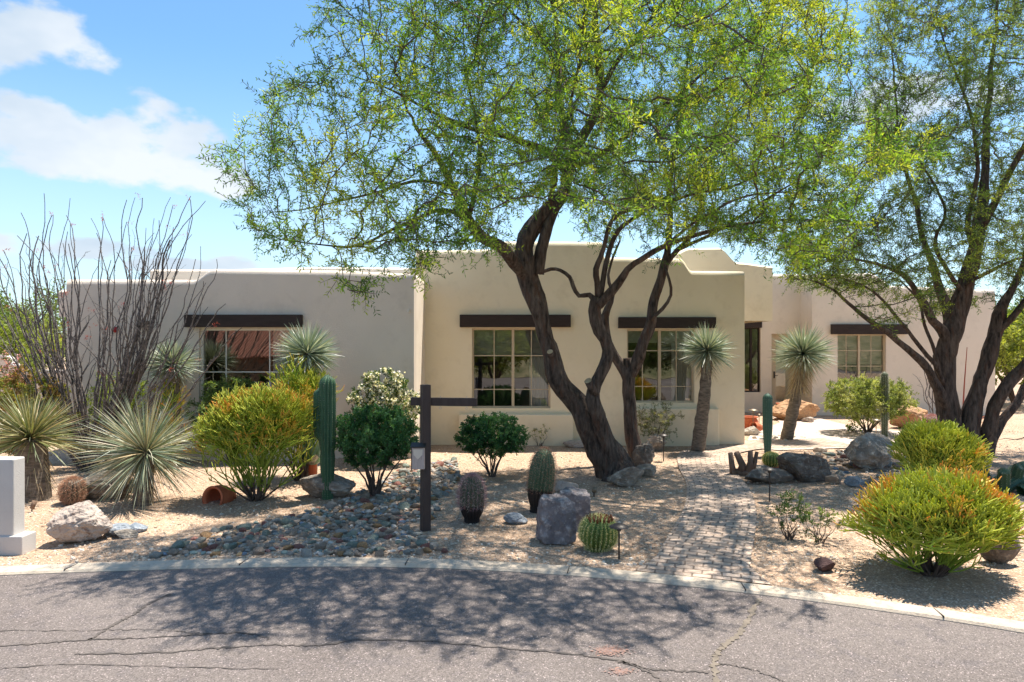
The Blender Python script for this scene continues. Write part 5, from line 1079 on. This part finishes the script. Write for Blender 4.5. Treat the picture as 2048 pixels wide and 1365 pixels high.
b = MB(); b.lathe([(0, 0), (.03, 0), (.035, .07), (.03, .072), (.028, .06), (0, .06)], g+Vector((0, 0, .045)), 16, axis=(.2, .5, 1)); b.build('lamp_head', M['bronze'], o, True)
g = G(64, 1023); o = thing('spotlight', 'small brown ground spotlight lying beside the white pillar', 'spotlight', g); b = MB(); b.lathe([(0, 0), (.024, 0), (.03, .1), (.026, .1), (.024, .085), (0, .085)], g+Vector((0, 0, .03)), 16, axis=(.2, .3, 1)); b.build('lamp_head', M['wood'], o, True)
b = MB(); b.tube([g-Vector((0, 0, .03)), g+Vector((0, 0, .04))], .008, 8); b.build('stake', M['darkmetal'], o)
def pot(label, c, r, h, ax, m='terracotta', handles=False, sc=1):
    o = thing('terracotta_pot', label, 'pot', c); b = MB(); b.lathe([(0, 0), (r*.6, 0), (r*.92, h*.45), (r*.95, h*.7), (r*.78, h*.9), (r*.86, h), (r*.78, h), (r*.7, h*.9), (r*.86, h*.65), (r*.5, h*.08), (0, h*.06)], c, 32, axis=ax); b.build('vessel', M[m], o, True)
    b = MB(); b.lathe([(r*.84, h*.93), (r*.93, h*.94), (r*.94, h*1.0), (r*.80, h*1.003)], c, 32, axis=ax); b.build('rim', M[m], o, True); return o
g = G(432, 1004); pot('terracotta pot lying half buried on its side beside the large pencil cactus', g+Vector((.08, .25, .02)), .17, .34, (-.28, -.95, .12))
g = G(1502, 864); pot('wide terracotta pot near the entrance corner', g+Vector((0, .15, 0)), .22, .34, (0, 0, 1)); g = G(1524, 866); pot('terracotta jug lying beside the wide pot near the entrance', g+Vector((0, .1, .1)), .12, .26, (-.8, -.5, .15))
pot('terracotta planter beside the front door', G(1566, 838)+Vector((0, 0, 0)), .20, .42, (0, 0, 1))
# driftwood
g = G(1490, 950); o = thing('driftwood_log', 'brown driftwood with upright stubs beside the paver path', 'driftwood', g); b = MB()
for pp, rr in (([(1466, 955), (1463, 930), (1460, 906)], .045), ([(1480, 950), (1484, 930), (1472, 905)], .05), ([(1494, 945), (1500, 925), (1500, 902)], .045), ([(1505, 940), (1510, 925), (1514, 904)], .035), ([(1462, 950), (1490, 950), (1530, 958), (1560, 960)], .06)):
    q = [P(x, y, g.y) for x, y in pp]; q = [Vector((v.x, v.y, max(.03, v.z))) for v in q]; b.tube(q, [rr*1.2]+[rr]*(len(q)-2)+[rr*.8], 10, 0, rough=.35, seed=rr*100)
b.build('log', M['wood'], o, True)
# fallen branch on the right
g = G(2030, 880); o = MB(); o.tube([g, g+Vector((.5, .1, .08)), g+Vector((.9, 0, .03))], [.012, .01, .004], 5); o.tube([g+Vector((.2, .05, .04)), g+Vector((.4, -.2, .12)), g+Vector((.7, -.3, .02))], [.008, .006, .003], 5); o.tube([g, g+Vector((-.35, -.2, .06)), g+Vector((-.5, -.15, .01))], [.01, .007, .003], 5); tag(o.build('fallen_branch', M['twig'], None, loc=g), 'thin fallen dead branch on the ground at the right edge', 'branch')

# ------------------------------------------------------------------ background: walls, trees
g = Vector((-15, 19, 0)); bw = thing('boundary_wall', 'low tan wall with white curved coping at far left behind the shrubs', 'wall', g); b = MB(); V = []; Vc = []
for k in range(41):
    x = -19+k*.165; pxx = CX+x/19*F; t = min(1, max(0, (pxx-15)/30)); z = 1.62-.42*(t*t*(3-2*t)); V += [(x, 18.9, -.1), (x, 18.9, z), (x, 19.1, z), (x, 19.1, -.1)]; Vc += [(x, 18.86, z+.001), (x, 18.86, z+.09), (x, 19.14, z+.09), (x, 19.14, z+.001)]
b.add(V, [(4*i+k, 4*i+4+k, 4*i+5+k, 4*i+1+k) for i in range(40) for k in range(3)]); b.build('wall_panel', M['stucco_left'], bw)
b = MB(); b.add(Vc, [(4*i+k, 4*i+4+k, 4*i+4+(k+1) % 4, 4*i+(k+1) % 4) for i in range(40) for k in range(4)]); b.build('coping', M['white'], bw)
def bgtree(label, x, y, h, r, cols, nm='palo_verde_tree', z0=0, n=420, grp=None, ll=.16, lw=.06, k=3):
    g = Vector((x, y, z0)); root = thing(nm, label, 'tree', g, grp); b = MB(); pos = []; par = []; rad = []
    for i in range(5):
        a = i*1.26+rnd(-.3, .3); s0 = len(pos); e = Vector((math.cos(a)*r*.5, math.sin(a)*r*.5, h*.6)); pp = []
        for j in range(9): t = j/8; p = g+Vector((e.x*t**1.3, e.y*t**1.3, e.z*t-.05)); pos.append(p[:]); par.append(s0+j-1 if j else -1); rad.append(h*.02*(1-.7*t)); pp.append(p)
        b.tube(pp, rad[s0:], 6)
    b.build('trunk', M['bark'], root); A = []
    while len(A) < n:
        v = Vector((rnd(-1, 1), rnd(-1, 1), rnd(-1, 1)))
        if v.length > 1 or mnoise.noise(v*2.5+g) < -.15: continue
        A.append((g.x+v.x*r, g.y+v.y*r, z0+h*.6+v.z*h*.42))
    st = r*.1; pos, par2 = colonize(pos, par, A, st, 9, st*1.5, 50); rr = radii(par2, rad, .008); b = MB(); skin(b, pos, par2, rr, len(rad), 0, col=(.1, .08, .06)); twigleaf(b, pos, par2, rr, len(rad), .035, k, r*.28, 6, ll, lw, cols, 0, 1, .008, patch=.5); b.build('crown', [M['twig'], M['leaf']], root)
PV = [(.13, .19, .04), (.2, .26, .05), (.26, .30, .06)]; GR = [(.07, .13, .04), (.11, .17, .05), (.16, .21, .07)]
for i, (x, y, h, r, c, lb) in enumerate(((-16.5, 21, 3.3, 2.3, PV, 'yellow green tree just beyond the far left boundary wall'), (-23, 27, 3.9, 2.6, GR, 'dark green tree at the far left edge beyond the wall'), (-19.5, 30, 4.2, 3.0, PV, 'taller palo verde in the distance left of the house'),
    (16.2, 22, 3.3, 2.0, PV, 'yellow green tree beyond the right end of the house'), (19.5, 25, 3.8, 2.4, GR, 'darker green tree at the far right edge beyond the house'), (22, 20, 3.4, 2.2, PV, 'pale green tree outside the right edge, behind the right mesquite'),
    (-26, 34, 4, 3, GR, 'distant dark tree behind the left boundary wall'))): bgtree(lb, x, y, h, r, c)
b = MB(); V = []; n = 90
for k in range(n+1):
    a = -1.1+2.2*k/n; rr_ = 420; x = math.sin(a)*rr_; y = math.cos(a)*rr_; z = 6+7*max(0, mnoise.noise(Vector((k*.13, 2, 0)))+.3)+1.2*mnoise.noise(Vector((k*.9, 5, 0))); V += [(x, y, -2), (x*1.02, y*1.02, z), (x*1.2, y*1.2, z*.7), (x*1.3, y*1.3, -2)]
b.add(V, [(4*i+k, 4*i+4+k, 4*i+5+k, 4*i+1+k) for i in range(n) for k in range(3)]); tag(b.build('hills', mat('hills_scrub', (.16, .17, .11), (.24, .22, .16), .05, .95), None, True), kind='structure')
# across the street (seen only as reflections in the windows)
b = MB(); V = []; n = 60  # unseen scrub bank, added so the panes mirror it instead of bright sky
for k in range(n+1):
    x = -120+4*k; h1 = 4+1.5*mnoise.noise(Vector((k*.3, 0, 9))); V += [(x, -31, -1.6), (x, -36, h1*.6), (x, -46, h1), (x, -80, h1+6)]
b.add(V, [(4*i+k, 4*i+k+1, 4*i+5+k, 4*i+4+k) for i in range(n) for k in range(3)]); tag(b.build('reflected_bank', mat('reflected_bank_scrub', (.10, .11, .05), (.26, .22, .13), .8, .95, c3=(.06, .08, .03), s3=2), None, True), kind='structure')
g = Vector((-15, -22, -1.4)); nh = thing('neighbour_house', 'tan stucco house with red tiled roof across the street, seen reflected in the windows', 'house', g)
b = MB(); b.box(-25, -6, -30, -20, -1.6, 1.0); b.build('wall', M['wood'], nh)
b = MB(); V = [(-25.8, -19.2, 1.0), (-5.2, -19.2, 1.0), (-5.2, -25, 3.6), (-25.8, -25, 3.6), (-25.8, -30.8, 1.0), (-5.2, -30.8, 1.0)]; b.addn(V, [(0, 1, 2, 3), (3, 2, 5, 4), (0, 3, 4), (1, 5, 2), (0, 4, 5, 1)]); rf = b.build('roof', M['tile'], nh)
b = MB()
for k in range(104):
    x = -25.7+k*.2; b.tube([(x, -19.15, 1.03), (x, -25, 3.65)], .07, 6, cap=True)
b.build('tile_rows', M['tile'], rf)
b = MB(); b.box(-14, -11, -19.995, -19.9, -1.5, .7); b.build('garage_door', M['lintel'], nh); b = MB(); b.box(-22, -19.5, -19.99, -19.9, -.7, .5); b.build('window', M['glass'], nh)
for x, y, h, r, c, lb in ((-4, -17, 5, 2.6, GR, 'leafy tree across the street left of the drive'), (2.5, -18, 4.6, 2.6, PV, 'yellow green tree across the street opposite the path'), (8, -16, 5, 2.8, GR, 'dark tree across the street at the right'), (14, -20, 4.8, 3, PV, 'pale tree across the street at far right'), (-1, -15, 5.2, 2.8, PV, 'yellowish tree across the street left of the path'), (5, -20, 6, 3, GR, 'tall tree across the street behind the others'), (11, -17, 5.4, 2.8, PV, 'yellowish tree across the street at the right'), (19, -19, 5.4, 3, GR, 'dark tree across the street beyond the pale one')): bgtree(lb, x, y, h, r, c, z0=-.9, n=420, k=3, ll=.2, lw=.09)
